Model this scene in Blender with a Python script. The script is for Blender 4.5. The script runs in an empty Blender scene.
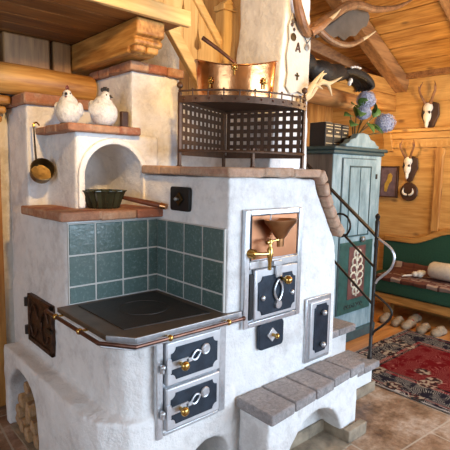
import bpy, bmesh, math, random
from mathutils import Vector, Matrix, Euler
random.seed(7)
S = bpy.context.scene
COL = S.collection
PI = math.pi

# ---------------------------------------------------------------- materials
def newmat(name):
    m = bpy.data.materials.new(name); m.use_nodes = True
    nt = m.node_tree; b = nt.nodes['Principled BSDF']
    return m, nt, b
def N(nt, t, **kw):
    n = nt.nodes.new(t)
    for k, v in kw.items():
        if k in n.inputs: n.inputs[k].default_value = v
        else: setattr(n, k, v)
    return n
def lk(nt, a, b): nt.links.new(a, b)
def ramp(nt, stops, interp='LINEAR'):
    r = nt.nodes.new('ShaderNodeValToRGB'); cr = r.color_ramp; cr.interpolation = interp
    while len(cr.elements) < len(stops): cr.elements.new(0.5)
    for e, (p, c) in zip(cr.elements, stops):
        e.position = p; e.color = (*c, 1)
    return r
def mixc(nt, fac, a, b, mode='MIX'):
    m = nt.nodes.new('ShaderNodeMix'); m.data_type = 'RGBA'; m.blend_type = mode
    for sock, v in ((m.inputs[0], fac), (m.inputs[6], a), (m.inputs[7], b)):
        if hasattr(v, 'is_linked') or isinstance(v, bpy.types.NodeSocket): lk(nt, v, sock)
        elif isinstance(v, (int, float)): sock.default_value = v
        else: sock.default_value = (*v, 1)
    return m.outputs[2]
def mth(nt, op, a, b=0.0, c=None):
    m = nt.nodes.new('ShaderNodeMath'); m.operation = op
    for i, v in enumerate((a, b, c)):
        if v is None: continue
        if isinstance(v, (int, float)): m.inputs[i].default_value = v
        else: lk(nt, v, m.inputs[i])
    return m.outputs[0]
def bump(nt, b, h, strength=.3, dist=.01):
    bp = N(nt, 'ShaderNodeBump'); bp.inputs['Strength'].default_value = strength
    bp.inputs['Distance'].default_value = dist
    lk(nt, h, bp.inputs['Height']); lk(nt, bp.outputs[0], b.inputs['Normal'])
def objco(nt, scale=(1, 1, 1), rot=(0, 0, 0), loc=(0, 0, 0)):
    t = N(nt, 'ShaderNodeTexCoord'); mp = N(nt, 'ShaderNodeMapping')
    mp.inputs['Scale'].default_value = scale; mp.inputs['Rotation'].default_value = rot
    mp.inputs['Location'].default_value = loc
    lk(nt, t.outputs['Object'], mp.inputs[0]); return mp.outputs[0]
def noise(nt, vec, scale, detail=4, rough=.55):
    n = N(nt, 'ShaderNodeTexNoise'); n.inputs['Scale'].default_value = scale
    n.inputs['Detail'].default_value = detail; n.inputs['Roughness'].default_value = rough
    if vec is not None: lk(nt, vec, n.inputs['Vector'])
    return n.outputs[0]
def plain(name, c, rough=.5, metal=0., bumpy=0., bs=60, vary=.0, coat=0.):
    m, nt, b = newmat(name)
    b.inputs['Base Color'].default_value = (*c, 1); b.inputs['Roughness'].default_value = rough
    b.inputs['Metallic'].default_value = metal; b.inputs['Coat Weight'].default_value = coat
    v = objco(nt)
    if vary:
        n = noise(nt, v, bs * .3, 5)
        d = tuple(max(0, x * (1 - vary)) for x in c); e = tuple(min(1, x * (1 + vary * .6)) for x in c)
        r = ramp(nt, [(.3, d), (.7, e)]); lk(nt, n, r.inputs[0]); lk(nt, r.outputs[0], b.inputs['Base Color'])
    if bumpy: bump(nt, b, noise(nt, v, bs, 5), bumpy, .01)
    return m
def wood(name, c1, c2, axis=0, scale=1., knots=True, rough=.5, island=.22, dark=(.12, .05, .02)):
    m, nt, b = newmat(name)
    sc = [9 * scale] * 3; sc[axis] = .9 * scale
    v = objco(nt, tuple(sc))
    n = noise(nt, v, 1.6, 6, .6)
    w = N(nt, 'ShaderNodeTexNoise'); w.inputs['Scale'].default_value = 6; w.inputs['Detail'].default_value = 2; lk(nt, v, w.inputs['Vector'])
    mm = mth(nt, 'ADD', mth(nt, 'MULTIPLY', n, .65), mth(nt, 'MULTIPLY', w.outputs[0], .35))
    r = ramp(nt, [(.38, c1), (.5, tuple((a + d) / 2 for a, d in zip(c1, c2))), (.62, c2)]); lk(nt, mm, r.inputs[0])
    col = r.outputs[0]
    g = N(nt, 'ShaderNodeNewGeometry')
    f = mth(nt, 'ADD', mth(nt, 'MULTIPLY', g.outputs['Random Per Island'], island), 1 - island / 1.6)
    cc = N(nt, 'ShaderNodeCombineColor')
    for i in range(3): lk(nt, f, cc.inputs[i])
    col = mixc(nt, 1., col, cc.outputs[0], 'MULTIPLY')
    if knots:
        sk = [7.] * 3; sk[axis] = 3.2
        vo = N(nt, 'ShaderNodeTexVoronoi'); vo.inputs['Scale'].default_value = .8 * scale
        lk(nt, objco(nt, tuple(sk)), vo.inputs['Vector'])
        kr = ramp(nt, [(.05, (1, 1, 1)), (.14, (0, 0, 0))]); lk(nt, vo.outputs['Distance'], kr.inputs[0])
        col = mixc(nt, mth(nt, 'MULTIPLY', kr.outputs[0], .7), col, dark)
    lk(nt, col, b.inputs['Base Color']); b.inputs['Roughness'].default_value = rough
    bump(nt, b, mm, .15, .01)
    return m
def plaster(name='white_plaster', hi=(.79, .78, .765), lo=(.62, .60, .585)):
    m, nt, b = newmat(name); v = objco(nt)
    n1 = noise(nt, v, 2.6, 7, .65); n2 = noise(nt, v, 14, 6, .7)
    f = mth(nt, 'ADD', mth(nt, 'MULTIPLY', n1, .62), mth(nt, 'MULTIPLY', n2, .38))
    r = ramp(nt, [(.40, lo), (.50, hi), (.60, tuple(min(1, c * 1.07) for c in hi))]); lk(nt, f, r.inputs[0])
    lk(nt, r.outputs[0], b.inputs['Base Color']); b.inputs['Roughness'].default_value = .75
    h = mth(nt, 'ADD', mth(nt, 'MULTIPLY', noise(nt, v, 9, 6, .65), 1.), mth(nt, 'MULTIPLY', noise(nt, v, 55, 4, .6), .25))
    bump(nt, b, h, .85, .02)
    return m
def islandmat(name, cols, rough=.85, bs=40, bst=.5, mottle=.35, mott=(.75, .7, .66)):
    m, nt, b = newmat(name); g = N(nt, 'ShaderNodeNewGeometry')
    k = len(cols); r = ramp(nt, [(i / max(1, k - 1), c) for i, c in enumerate(cols)])
    lk(nt, g.outputs['Random Per Island'], r.inputs[0]); v = objco(nt)
    n = noise(nt, v, 14, 6, .7); fr = ramp(nt, [(.5, (0, 0, 0)), (.75, (1, 1, 1))]); lk(nt, n, fr.inputs[0])
    col = mixc(nt, mth(nt, 'MULTIPLY', fr.outputs[0], mottle), r.outputs[0], mott)
    n3 = noise(nt, v, 45, 4, .7); r3 = ramp(nt, [(.3, (.6, .6, .6)), (.6, (1, 1, 1))]); lk(nt, n3, r3.inputs[0])
    col = mixc(nt, .8, col, r3.outputs[0], 'MULTIPLY')
    lk(nt, col, b.inputs['Base Color']); b.inputs['Roughness'].default_value = rough
    bump(nt, b, noise(nt, v, bs, 6, .7), bst, .012)
    return m
def floormat():
    m, nt, b = newmat('flagstone'); v = objco(nt, rot=(0, 0, .07), loc=(.22, .37, 0))
    br = N(nt, 'ShaderNodeTexBrick'); br.offset = .37; br.inputs['Scale'].default_value = 1.
    br.inputs['Brick Width'].default_value = .78; br.inputs['Row Height'].default_value = .56
    br.inputs['Mortar Size'].default_value = .006; br.inputs['Mortar Smooth'].default_value = .2
    br.inputs['Color1'].default_value = (.0, .0, .0, 1); br.inputs['Color2'].default_value = (1, 1, 1, 1)
    lk(nt, v, br.inputs['Vector'])
    n1 = noise(nt, v, 3.2, 10, .74); n2 = noise(nt, v, 22, 6, .7)
    r1 = ramp(nt, [(.38, (.085, .06, .045)), (.46, (.23, .16, .105)), (.53, (.37, .28, .20)), (.62, (.60, .53, .45))]); lk(nt, n1, r1.inputs[0])
    r2 = ramp(nt, [(.38, (.19, .085, .045)), (.5, (.40, .22, .135)), (.62, (.60, .45, .36))]); lk(nt, n1, r2.inputs[0])
    col = mixc(nt, mth(nt, 'MULTIPLY', br.outputs['Color'], 1.), r1.outputs[0], r2.outputs[0])
    r3 = ramp(nt, [(.3, (.55, .5, .46)), (.65, (1, 1, 1))]); lk(nt, n2, r3.inputs[0])
    col = mixc(nt, .75, col, r3.outputs[0], 'MULTIPLY')
    col = mixc(nt, mth(nt, 'MULTIPLY', br.outputs['Fac'], .7), col, (.52, .46, .38))
    lk(nt, col, b.inputs['Base Color'])
    rr = ramp(nt, [(.3, (.25, .25, .25)), (.7, (.5, .5, .5))]); lk(nt, n2, rr.inputs[0]); lk(nt, rr.outputs[0], b.inputs['Roughness'])
    bump(nt, b, mth(nt, 'SUBTRACT', mth(nt, 'MULTIPLY', n2, .4), br.outputs['Fac']), .3, .006)
    return m
def tilemat():
    m, nt, b = newmat('teal_glazed_tile'); g = N(nt, 'ShaderNodeNewGeometry'); v = objco(nt)
    r = ramp(nt, [(0, (.062, .105, .093)), (.5, (.10, .15, .138)), (1, (.072, .122, .112))]); lk(nt, g.outputs['Random Per Island'], r.inputs[0])
    n = noise(nt, v, 60, 6, .75); fr = ramp(nt, [(.52, (0, 0, 0)), (.72, (1, 1, 1))]); lk(nt, n, fr.inputs[0])
    col = mixc(nt, mth(nt, 'MULTIPLY', fr.outputs[0], .55), r.outputs[0], (.30, .39, .38))
    lk(nt, col, b.inputs['Base Color']); b.inputs['Roughness'].default_value = .22
    bump(nt, b, noise(nt, v, 30, 5), .3, .006)
    return m
def rugmat(x0, x1, y0, y1):
    m, nt, b = newmat('persian_wool'); t = N(nt, 'ShaderNodeTexCoord'); sp = N(nt, 'ShaderNodeSeparateXYZ')
    lk(nt, t.outputs['Object'], sp.inputs[0]); X, Y = sp.outputs[0], sp.outputs[1]
    dx = mth(nt, 'MINIMUM', X, mth(nt, 'SUBTRACT', x1 - x0, X)); dy = mth(nt, 'MINIMUM', Y, mth(nt, 'SUBTRACT', y1 - y0, Y))
    d = mth(nt, 'MINIMUM', dx, dy)
    dn = mth(nt, 'MULTIPLY', d, 1 / .6)
    bands = ramp(nt, [(0, (.35, .31, .28)), (.015, (.012, .01, .016)), (.07, (.13, .03, .03)), (.10, (.016, .014, .022)), (.40, (.17, .02, .022)),
                      (.45, (.014, .010, .014)), (.49, (.125, .006, .008))], 'CONSTANT'); lk(nt, dn, bands.inputs[0])
    motif = ramp(nt, [(0, (.62, .55, .48)), (.07, (.5, .42, .36)), (.10, (.55, .50, .42)), (.40, (.6, .5, .4)), (.45, (.5, .3, .2)), (.49, (.34, .12, .10))], 'CONSTANT'); lk(nt, dn, motif.inputs[0])
    vo = N(nt, 'ShaderNodeTexVoronoi'); vo.feature = 'DISTANCE_TO_EDGE'; vo.inputs['Scale'].default_value = 13; vo.inputs['Randomness'].default_value = .75
    lk(nt, t.outputs['Object'], vo.inputs['Vector'])
    ring = mth(nt, 'PINGPONG', mth(nt, 'MULTIPLY', vo.outputs['Distance'], 7.), .5)
    e = ramp(nt, [(.34, (0, 0, 0)), (.42, (1, 1, 1))]); lk(nt, ring, e.inputs[0])
    nz = noise(nt, t.outputs['Object'], 9, 3); nr = ramp(nt, [(.42, (0, 0, 0)), (.47, (1, 1, 1))]); lk(nt, nz, nr.inputs[0])
    fac = mth(nt, 'MULTIPLY', mth(nt, 'MULTIPLY', e.outputs[0], nr.outputs[0]), .72)
    col = mixc(nt, fac, bands.outputs[0], motif.outputs[0])
    v2 = N(nt, 'ShaderNodeTexVoronoi'); v2.inputs['Scale'].default_value = 4.6; lk(nt, t.outputs['Object'], v2.inputs['Vector'])
    r2 = ramp(nt, [(.30, (1, 1, 1)), (.35, (0, 0, 0))]); lk(nt, v2.outputs['Distance'], r2.inputs[0])
    n4 = noise(nt, t.outputs['Object'], 26, 2); r4 = ramp(nt, [(.44, (.012, .018, .018)), (.50, (.10, .012, .012)), (.56, (.36, .30, .22))]); lk(nt, n4, r4.inputs[0])
    col = mixc(nt, mth(nt, 'MULTIPLY', r2.outputs[0], .9), col, r4.outputs[0])
    lk(nt, col, b.inputs['Base Color']); b.inputs['Roughness'].default_value = .95; b.inputs['Specular IOR Level'].default_value = .05
    bump(nt, b, noise(nt, t.outputs['Object'], 220, 2), .4, .004)
    return m
def wovenmat():
    m, nt, b = newmat('brown_white_weave')
    v = objco(nt, rot=(0, 0, 0)); br = N(nt, 'ShaderNodeTexBrick'); br.inputs['Scale'].default_value = 1
    br.inputs['Brick Width'].default_value = .13; br.inputs['Row Height'].default_value = .055; br.inputs['Mortar Size'].default_value = .012
    br.inputs['Color1'].default_value = (.13, .045, .025, 1); br.inputs['Color2'].default_value = (.62, .52, .42, 1); br.inputs['Mortar'].default_value = (.10, .03, .02, 1)
    br.inputs['Bias'].default_value = -.5
    lk(nt, objco(nt, rot=(0, 0, PI / 2)), br.inputs['Vector'])
    lk(nt, br.outputs['Color'], b.inputs['Base Color']); b.inputs['Roughness'].default_value = .95
    return m
def cabpaint():
    m, nt, b = newmat('weathered_teal_paint'); v = objco(nt)
    n = noise(nt, objco(nt, (5, 5, 1.6)), 2.2, 7, .7)
    r = ramp(nt, [(.32, (.13, .21, .235)), (.5, (.23, .335, .37)), (.68, (.36, .47, .51))]); lk(nt, n, r.inputs[0])
    lk(nt, r.outputs[0], b.inputs['Base Color']); b.inputs['Roughness'].default_value = .42
    bump(nt, b, n, .2, .006); return m

M = {}
M['plaster'] = plaster()
M['wallplaster'] = plaster('cream_plaster', (.80, .76, .68), (.62, .57, .48))
M['rimplaster'] = plaster('limewash', (.86, .84, .80), (.76, .74, .70))
M['brick'] = islandmat('clay_brick', [(.30, .10, .055), (.40, .17, .09), (.46, .26, .15), (.34, .13, .07)], mottle=.75, mott=(.56, .42, .30))
M['tan_brick'] = islandmat('tan_brick', [(.42, .26, .17), (.50, .33, .22), (.45, .24, .16)], mottle=.5, mott=(.62, .52, .44))
M['slab'] = islandmat('weathered_stone_slab', [(.25, .225, .22), (.35, .32, .315), (.29, .27, .265)], mottle=.75, mott=(.50, .45, .43), bs=28, bst=1.)
M['plinth'] = plain('brown_stone', (.30, .24, .17), .7, bumpy=.4, bs=40, vary=.5)
M['tile'] = tilemat()
M['grout'] = plain('grey_grout', (.55, .53, .49), .9, bumpy=.3, bs=90)
M['steel'] = plain('brushed_steel', (.60, .62, .65), .32, .8, bumpy=.06, bs=150, vary=.15)
M['whitesteel'] = plain('pale_enamel_steel', (.66, .68, .71), .36, .55, bumpy=.05, bs=60, vary=.12)
M['darksteel'] = plain('dark_range_steel', (.15, .105, .07), .42, .4, vary=.3, bs=30)
M['hotplate'] = plain('cast_iron_plate', (.035, .026, .02), .5, .2, bumpy=.15, bs=80, vary=.35)
M['blue'] = plain('gunmetal_blue_plate', (.035, .05, .072), .38, .6, bumpy=.12, bs=70, vary=.3)
M['black'] = plain('black_iron', (.014, .013, .013), .5, .3, vary=.2)
M['iron'] = plain('wrought_iron', (.045, .038, .034), .42, .8, bumpy=.2, bs=90, vary=.35)
M['rust'] = plain('rusty_brown_iron', (.085, .042, .025), .5, .6, bumpy=.5, bs=60, vary=.6)
M['browniron'] = plain('brown_patina_iron', (.10, .05, .026), .45, .45, bumpy=.2, bs=90, vary=.3)
M['brass'] = plain('polished_brass', (.56, .36, .11), .22, 1., vary=.15)
M['oldbrass'] = plain('aged_brass', (.13, .085, .035), .38, .9, bumpy=.2, bs=40, vary=.4)
M['copper'] = plain('polished_copper', (.62, .29, .12), .22, 1., bumpy=.16, bs=26, vary=.22)
M['copperplate'] = plain('copper_sheet', (.46, .21, .11), .36, 1., bumpy=.06, bs=12, vary=.3)
M['funnel'] = plain('bronzed_copper', (.36, .17, .07), .34, .85, vary=.25)
M['dkcopper'] = plain('tarnished_copper', (.13, .06, .04), .34, .85, vary=.4)
M['mould'] = plain('dark_green_glaze', (.035, .04, .022), .25, .2, vary=.5, bs=40)
M['handlewood'] = plain('dark_red_handle_wood', (.14, .045, .02), .4, vary=.4)
M['wood_u'] = wood('honey_pine_lengthwise', (.31, .12, .02), (.64, .33, .085), 0)
M['wall_wood'] = wood('golden_wall_pine', (.50, .245, .06), (.70, .41, .13), 1, island=.06)
M['wood_v'] = wood('honey_pine_crosswise', (.31, .12, .02), (.64, .33, .085), 1)
M['wood_z'] = wood('honey_pine_upright', (.38, .15, .03), (.64, .33, .09), 2)
M['paleu'] = wood('pale_spruce', (.62, .36, .12), (.82, .56, .24), 0)
M['palez'] = wood('pale_spruce_upright', (.62, .36, .12), (.82, .56, .24), 2)
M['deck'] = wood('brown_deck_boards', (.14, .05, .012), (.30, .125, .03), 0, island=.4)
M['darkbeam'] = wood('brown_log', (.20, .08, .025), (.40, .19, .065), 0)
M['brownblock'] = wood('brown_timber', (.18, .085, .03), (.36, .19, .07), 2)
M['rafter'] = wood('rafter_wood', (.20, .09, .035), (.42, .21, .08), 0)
M['floorwood'] = wood('orange_floor_boards', (.42, .16, .04), (.62, .28, .08), 0, rough=.3)
M['log'] = islandmat('split_firewood', [(.42, .22, .08), (.55, .32, .13), (.30, .15, .06)], bst=.7)
M['bark'] = plain('firewood_bark', (.10, .055, .03), .9, bumpy=.9, bs=50, vary=.5)
M['cab'] = cabpaint()
M['cabdark'] = wood('grey_brown_boards', (.10, .085, .075), (.21, .18, .155), 2, knots=False)
M['cabline'] = plain('dark_teal_moulding', (.045, .085, .09), .45, vary=.3)
M['cabgreen'] = plain('green_paint', (.03, .09, .075), .45, vary=.35)
M['cabred'] = plain('faded_red_paint', (.15, .055, .045), .55, vary=.4)
M['cream'] = plain('cream_paint', (.70, .66, .52), .6, vary=.15)
M['green'] = plain('dark_green_felt', (.012, .065, .035), .9, bumpy=.3, bs=200, vary=.2)
M['bolster'] = plain('cream_linen', (.66, .60, .50), .9, bumpy=.3, bs=120, vary=.12)
M['weave'] = wovenmat()
M['bone'] = plain('bleached_bone', (.82, .76, .64), .6, bumpy=.3, bs=40, vary=.15)
M['antler'] = plain('brown_antler', (.26, .12, .05), .45, bumpy=.5, bs=50, vary=.5)
M['antlertip'] = plain('pale_antler', (.72, .54, .30), .4, bumpy=.3, bs=50, vary=.25)
M['palm'] = plain('grey_brown_antler', (.13, .10, .075), .7, bumpy=.4, bs=20, vary=.35)
M['shield'] = plain('dark_shield_wood', (.07, .03, .015), .5, bumpy=.3, bs=60, vary=.4)
M['feather'] = plain('black_plumage', (.014, .012, .011), .6, bumpy=.8, bs=40, vary=.6)
M['white'] = plain('white_plumage', (.85, .83, .78), .7)
M['hen'] = islandmat('white_glazed_ceramic', [(.78, .74, .64)], .5, bs=75, bst=.9, mottle=.6, mott=(.34, .31, .25))
M['henred'] = plain('dark_red_glaze', (.16, .035, .025), .4)
M['dark'] = plain('near_black_glaze', (.02, .018, .016), .4)
M['petal'] = islandmat('blue_lilac_petal', [(.34, .40, .60), (.56, .60, .76), (.44, .48, .68)], .7, mottle=0)
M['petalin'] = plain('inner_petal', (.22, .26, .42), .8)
M['leaf'] = plain('green_leaf', (.07, .16, .035), .55, bs=60, vary=.5)
M['stem'] = plain('brown_stem', (.14, .10, .03), .6, vary=.3)
M['bookleather'] = plain('black_leather', (.014, .011, .010), .42, bumpy=.3, bs=80)
M['gold'] = plain('gilt', (.66, .55, .36), .45, .3)
M['paper'] = plain('old_paper', (.60, .50, .36), .8)
M['felt'] = islandmat('wool_felt', [(.28, .19, .11), (.38, .28, .18)], bs=120, bst=.6, mottle=.2)
M['redfelt'] = plain('red_felt', (.25, .05, .03), .9)
M['picpurple'] = plain('mauve_print', (.17, .12, .15), .6, vary=.4)
M['picyellow'] = plain('ochre_print', (.55, .36, .06), .6, vary=.3)
M['pot'] = plain('dark_wicker', (.06, .035, .02), .7, bumpy=.8, bs=60, vary=.4)
M['cord'] = plain('dark_cord', (.06, .05, .045), .8)
M['pewter'] = plain('pewter', (.30, .30, .29), .4, .8)
M['soot'] = plain('sooty_plaster', (.52, .47, .44), .9, bumpy=.4, bs=20, vary=.25)

# ---------------------------------------------------------------- mesh builder
class MB:
    def __init__(s): s.v = []; s.f = []
    def add(s, vs, fs):
        o = len(s.v); s.v += [Vector(v) for v in vs]; s.f += [tuple(i + o for i in f) for f in fs]; return s
    def box(s, lo, hi):
        x0, y0, z0 = lo; x1, y1, z1 = hi
        return s.add([(x0, y0, z0), (x1, y0, z0), (x1, y1, z0), (x0, y1, z0), (x0, y0, z1), (x1, y0, z1), (x1, y1, z1), (x0, y1, z1)],
                     [(0, 3, 2, 1), (4, 5, 6, 7), (0, 1, 5, 4), (1, 2, 6, 5), (2, 3, 7, 6), (3, 0, 4, 7)])
    def obox(s, c, size, R):
        h = Vector(size) / 2; c = Vector(c); R = R.to_3x3() if hasattr(R, 'to_3x3') else R
        vs = [c + R @ Vector((sx * h.x, sy * h.y, sz * h.z)) for sz in (-1, 1) for sx, sy in ((-1, -1), (1, -1), (1, 1), (-1, 1))]
        return s.add(vs, [(0, 3, 2, 1), (4, 5, 6, 7), (0, 1, 5, 4), (1, 2, 6, 5), (2, 3, 7, 6), (3, 0, 4, 7)])
    def bar(s, a, b, w, t, up=(0, 0, 1)):
        a, b = Vector(a), Vector(b); d = (b - a); L = d.length; d.normalize(); u = Vector(up)
        sd = d.cross(u).normalized(); u2 = sd.cross(d)
        R = Matrix((d, sd, u2)).transposed()
        return s.obox((a + b) / 2, (L, w, t), R)
    def prism(s, poly, axis, a, b):
        n = len(poly)
        def P(p, q):
            if axis == 0: return (q, p[0], p[1])
            if axis == 1: return (p[0], q, p[1])
            return (p[0], p[1], q)
        vs = [P(p, a) for p in poly] + [P(p, b) for p in poly]
        fs = [tuple(range(n))[::-1], tuple(range(n, 2 * n))] + [(i, (i + 1) % n, (i + 1) % n + n, i + n) for i in range(n)]
        return s.add(vs, fs)
    def tube(s, pts, r, n=8, cap=True):
        pts = [Vector(p) for p in pts]; k = len(pts)
        rr = r if isinstance(r, (list, tuple)) else [r] * k
        vs = []; ref = None
        for i in range(k):
            d = (pts[min(i + 1, k - 1)] - pts[max(i - 1, 0)])
            if d.length < 1e-9: d = Vector((0, 0, 1))
            d.normalize()
            if ref is None: ref = d.orthogonal().normalized()
            ref = (ref - d * ref.dot(d))
            if ref.length < 1e-6: ref = d.orthogonal()
            ref.normalize(); o = d.cross(ref)
            for j in range(n):
                a = 2 * PI * j / n; vs.append(pts[i] + (ref * math.cos(a) + o * math.sin(a)) * rr[i])
        fs = [(i * n + j, i * n + (j + 1) % n, (i + 1) * n + (j + 1) % n, (i + 1) * n + j) for i in range(k - 1) for j in range(n)]
        if cap: fs += [tuple(range(n))[::-1], tuple(range((k - 1) * n, k * n))]
        return s.add(vs, fs)
    def lathe(s, prof, c, n=24, R=None, sx=1., sy=1.):
        c = Vector(c); R = R.to_3x3() if R is not None else Matrix.Identity(3); k = len(prof); vs = []
        for (r, z) in prof:
            for j in range(n):
                a = 2 * PI * j / n; vs.append(c + R @ Vector((max(r, 1e-4) * math.cos(a) * sx, max(r, 1e-4) * math.sin(a) * sy, z)))
        fs = [(i * n + j, i * n + (j + 1) % n, (i + 1) * n + (j + 1) % n, (i + 1) * n + j) for i in range(k - 1) for j in range(n)]
        fs += [tuple(range(n))[::-1], tuple(range((k - 1) * n, k * n))]
        return s.add(vs, fs)
    def sph(s, c, r, R=None, n=16, k=10):
        r = (r, r, r) if isinstance(r, (int, float)) else r
        c = Vector(c); R = R.to_3x3() if R is not None else Matrix.Identity(3); vs = [c + R @ Vector((0, 0, -r[2]))]
        for i in range(1, k):
            t = -PI / 2 + PI * i / k
            for j in range(n):
                a = 2 * PI * j / n; vs.append(c + R @ Vector((r[0] * math.cos(t) * math.cos(a), r[1] * math.cos(t) * math.sin(a), r[2] * math.sin(t))))
        vs.append(c + R @ Vector((0, 0, r[2]))); L = len(vs) - 1; fs = []
        for j in range(n):
            fs.append((0, 1 + (j + 1) % n, 1 + j)); fs.append((L, L - n + j, L - n + (j + 1) % n))
        for i in range(k - 2):
            for j in range(n):
                a = 1 + i * n; fs.append((a + j, a + (j + 1) % n, a + n + (j + 1) % n, a + n + j))
        return s.add(vs, fs)
    def cyl(s, a, b, r, n=20): return s.tube([a, b], r, n)
    def build(s, name, mat, parent=None, bevel=0., seg=2, smooth=35, root=None):
        me = bpy.data.meshes.new(name)
        o = bpy.data.objects.new(name, me); COL.objects.link(o)
        if parent is not None:
            r = parent
            while r.parent: r = r.parent
            off = Vector(r.location); o.parent = parent
        elif root is not None: off = Vector(root); o.location = off
        else:
            xs = [v.x for v in s.v]; ys = [v.y for v in s.v]; zs = [v.z for v in s.v]
            off = Vector(((min(xs) + max(xs)) / 2, (min(ys) + max(ys)) / 2, min(zs))); o.location = off
        me.from_pydata([v - off for v in s.v], [], s.f)
        bm = bmesh.new(); bm.from_mesh(me); bmesh.ops.recalc_face_normals(bm, faces=bm.faces); bm.to_mesh(me); bm.free()
        me.materials.append(mat)
        if smooth:
            me.polygons.foreach_set('use_smooth', [True] * len(me.polygons))
            me.set_sharp_from_angle(angle=math.radians(smooth))
        if bevel:
            md = o.modifiers.new('b', 'BEVEL'); md.width = bevel; md.segments = seg; md.limit_method = 'ANGLE'; md.angle_limit = math.radians(40)
        return o
def thing(name, label, cat, loc, group=None):
    o = bpy.data.objects.new(name, None); COL.objects.link(o); o.location = loc; o.empty_display_size = .1
    o['label'] = label; o['category'] = cat
    if group: o['group'] = group
    return o
def tag(o, label, cat, group=None):
    o['label'] = label; o['category'] = cat
    if group: o['group'] = group
    return o
def struct(o): o['kind'] = 'structure'; return o
def organic(o, voxel=.012, it=4, disp=0., dscale=.12):
    r = o.modifiers.new('r', 'REMESH'); r.mode = 'VOXEL'; r.voxel_size = voxel; r.use_smooth_shade = True
    sm = o.modifiers.new('s', 'SMOOTH'); sm.iterations = it; sm.factor = .5
    if disp:
        tx = bpy.data.textures.new('lump', 'CLOUDS'); tx.noise_scale = dscale; tx.noise_depth = 3
        d = o.modifiers.new('d', 'DISPLACE'); d.texture = tx; d.strength = disp; d.mid_level = .5; d.texture_coords = 'LOCAL'
    return o
def bake(o):
    dg = bpy.context.evaluated_depsgraph_get(); ev = o.evaluated_get(dg)
    me = bpy.data.meshes.new_from_object(ev); old = o.data; o.modifiers.clear(); o.data = me; bpy.data.meshes.remove(old)
    return o
def cutbool(o, mb):
    c = mb.build('cut', M['black'], root=(0, 0, 0)); md = o.modifiers.new('c', 'BOOLEAN'); md.operation = 'DIFFERENCE'; md.object = c; md.solver = 'EXACT'
    bake(o); bpy.data.objects.remove(c); return o
def smoothpath(pts, n=6):
    P = [Vector(p) for p in pts]; out = []
    for i in range(len(P) - 1):
        p0, p1, p2, p3 = P[max(i - 1, 0)], P[i], P[i + 1], P[min(i + 2, len(P) - 1)]
        for k in range(n):
            t = k / n; out.append(.5 * (2 * p1 + (p2 - p0) * t + (2 * p0 - 5 * p1 + 4 * p2 - p3) * t * t + (3 * p1 - p0 - 3 * p2 + p3) * t ** 3))
    out.append(P[-1]); return out
def lerpr(rs, k):
    out = []
    for i in range(k):
        t = i / (k - 1) * (len(rs) - 1); j = min(int(t), len(rs) - 2); out.append(rs[j] + (rs[j + 1] - rs[j]) * (t - j))
    return out
def archpoly(a0, a1, zb, zt, n=14):
    """closed outline of a round-headed opening"""
    r = (a1 - a0) / 2; c = (a0 + a1) / 2; h = min(r, zt - zb); zs = zt - h
    return [(a0, zb)] + [(c - r * math.cos(PI * i / n), zs + h * math.sin(PI * i / n)) for i in range(n + 1)] + [(a1, zb)]
def notched(x0, x1, z0, z1, r, n=5):
    """rectangle with concave quarter-round corners"""
    out = []
    for cx, cz, a0 in ((x0, z0, PI / 2), (x1, z0, PI), (x1, z1, 3 * PI / 2), (x0, z1, 2 * PI)):
        for i in range(n + 1):
            a = a0 - PI / 2 * i / n; out.append((cx + r * math.cos(a), cz + r * math.sin(a)))
    return out

# ---------------------------------------------------------------- camera
f_px, pitch, roll, yaw = 464.4, .116245, .0192842, .841337
cam = bpy.data.objects.new('camera', bpy.data.cameras.new('camera')); COL.objects.link(cam)
cam.data.sensor_width = 36; cam.data.lens = f_px / 450 * 36; cam.data.clip_start = .05
fw = Vector((math.cos(yaw) * math.cos(pitch), math.sin(yaw) * math.cos(pitch), -math.sin(pitch)))
rt = Vector((math.sin(yaw), -math.cos(yaw), 0)); up = rt.cross(fw)
r2 = rt * math.cos(roll) + up * math.sin(roll); u2 = -rt * math.sin(roll) + up * math.cos(roll)
cam.matrix_world = Matrix(((r2.x, u2.x, -fw.x, 0), (r2.y, u2.y, -fw.y, 0), (r2.z, u2.z, -fw.z, 1.54), (0, 0, 0, 1)))
S.camera = cam

# ---------------------------------------------------------------- setting
XW = 5.05
struct(MB().box((-2.2, -2.6, -.12), (5.2, 3.9, 0)).build('floor', floormat(), root=(0, 0, 0)))
fb = MB()
y = 2.12
while y < 3.75:
    fb.box((3.02, y, 0), (XW - .01, y + .135, .004)); y += .138
fb.box((4.30, -2.4, 0), (XW - .01, 2.118, .004))
struct(fb.build('floor', M['floorwood'], root=(0, 0, 0)))
def boards_x(mb, x, th, y0, y1, z0, z1, w, n=None):
    z = z0
    while z < z1 - .01:
        mb.box((x, y0, z + .0005), (x + th, y1, min(z + w - .0005, z1))); z += w
# right wall: wide pine boards
w = MB(); boards_x(w, XW, .08, -.3, 3.75, 0, 2.62, .29); boards_x(w, XW, .08, -2.5, -2.1, 0, 2.62, .29); boards_x(w, XW, .08, -2.1, -.3, 0, .99, .33); boards_x(w, XW, .08, -2.1, -.3, 2.1, 2.62, .26)
for y0_, y1_, z0_, z1_ in ((-.3, 3.75, 0, 2.62), (-2.5, -2.1, 0, 2.62), (-2.1, -.3, 0, .99), (-2.1, -.3, 2.1, 2.62)): w.box((XW + .03, y0_, z0_), (XW + .07, y1_, z1_))
struct(w.build('wall_right', M['wall_wood'], bevel=.001, root=(0, 0, 0)))
# back wall far right
w = MB(); x = 2.2; w.box((2.2, 3.65, 0), (XW, 3.74, 4.3))
while x < XW: w.box((x + .002, 3.62, 0), (min(x + .178, XW), 3.7, 4.3)); x += .18
struct(w.build('wall_back', M['wood_z'], bevel=.004, root=(0, 0, 0)))
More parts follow.
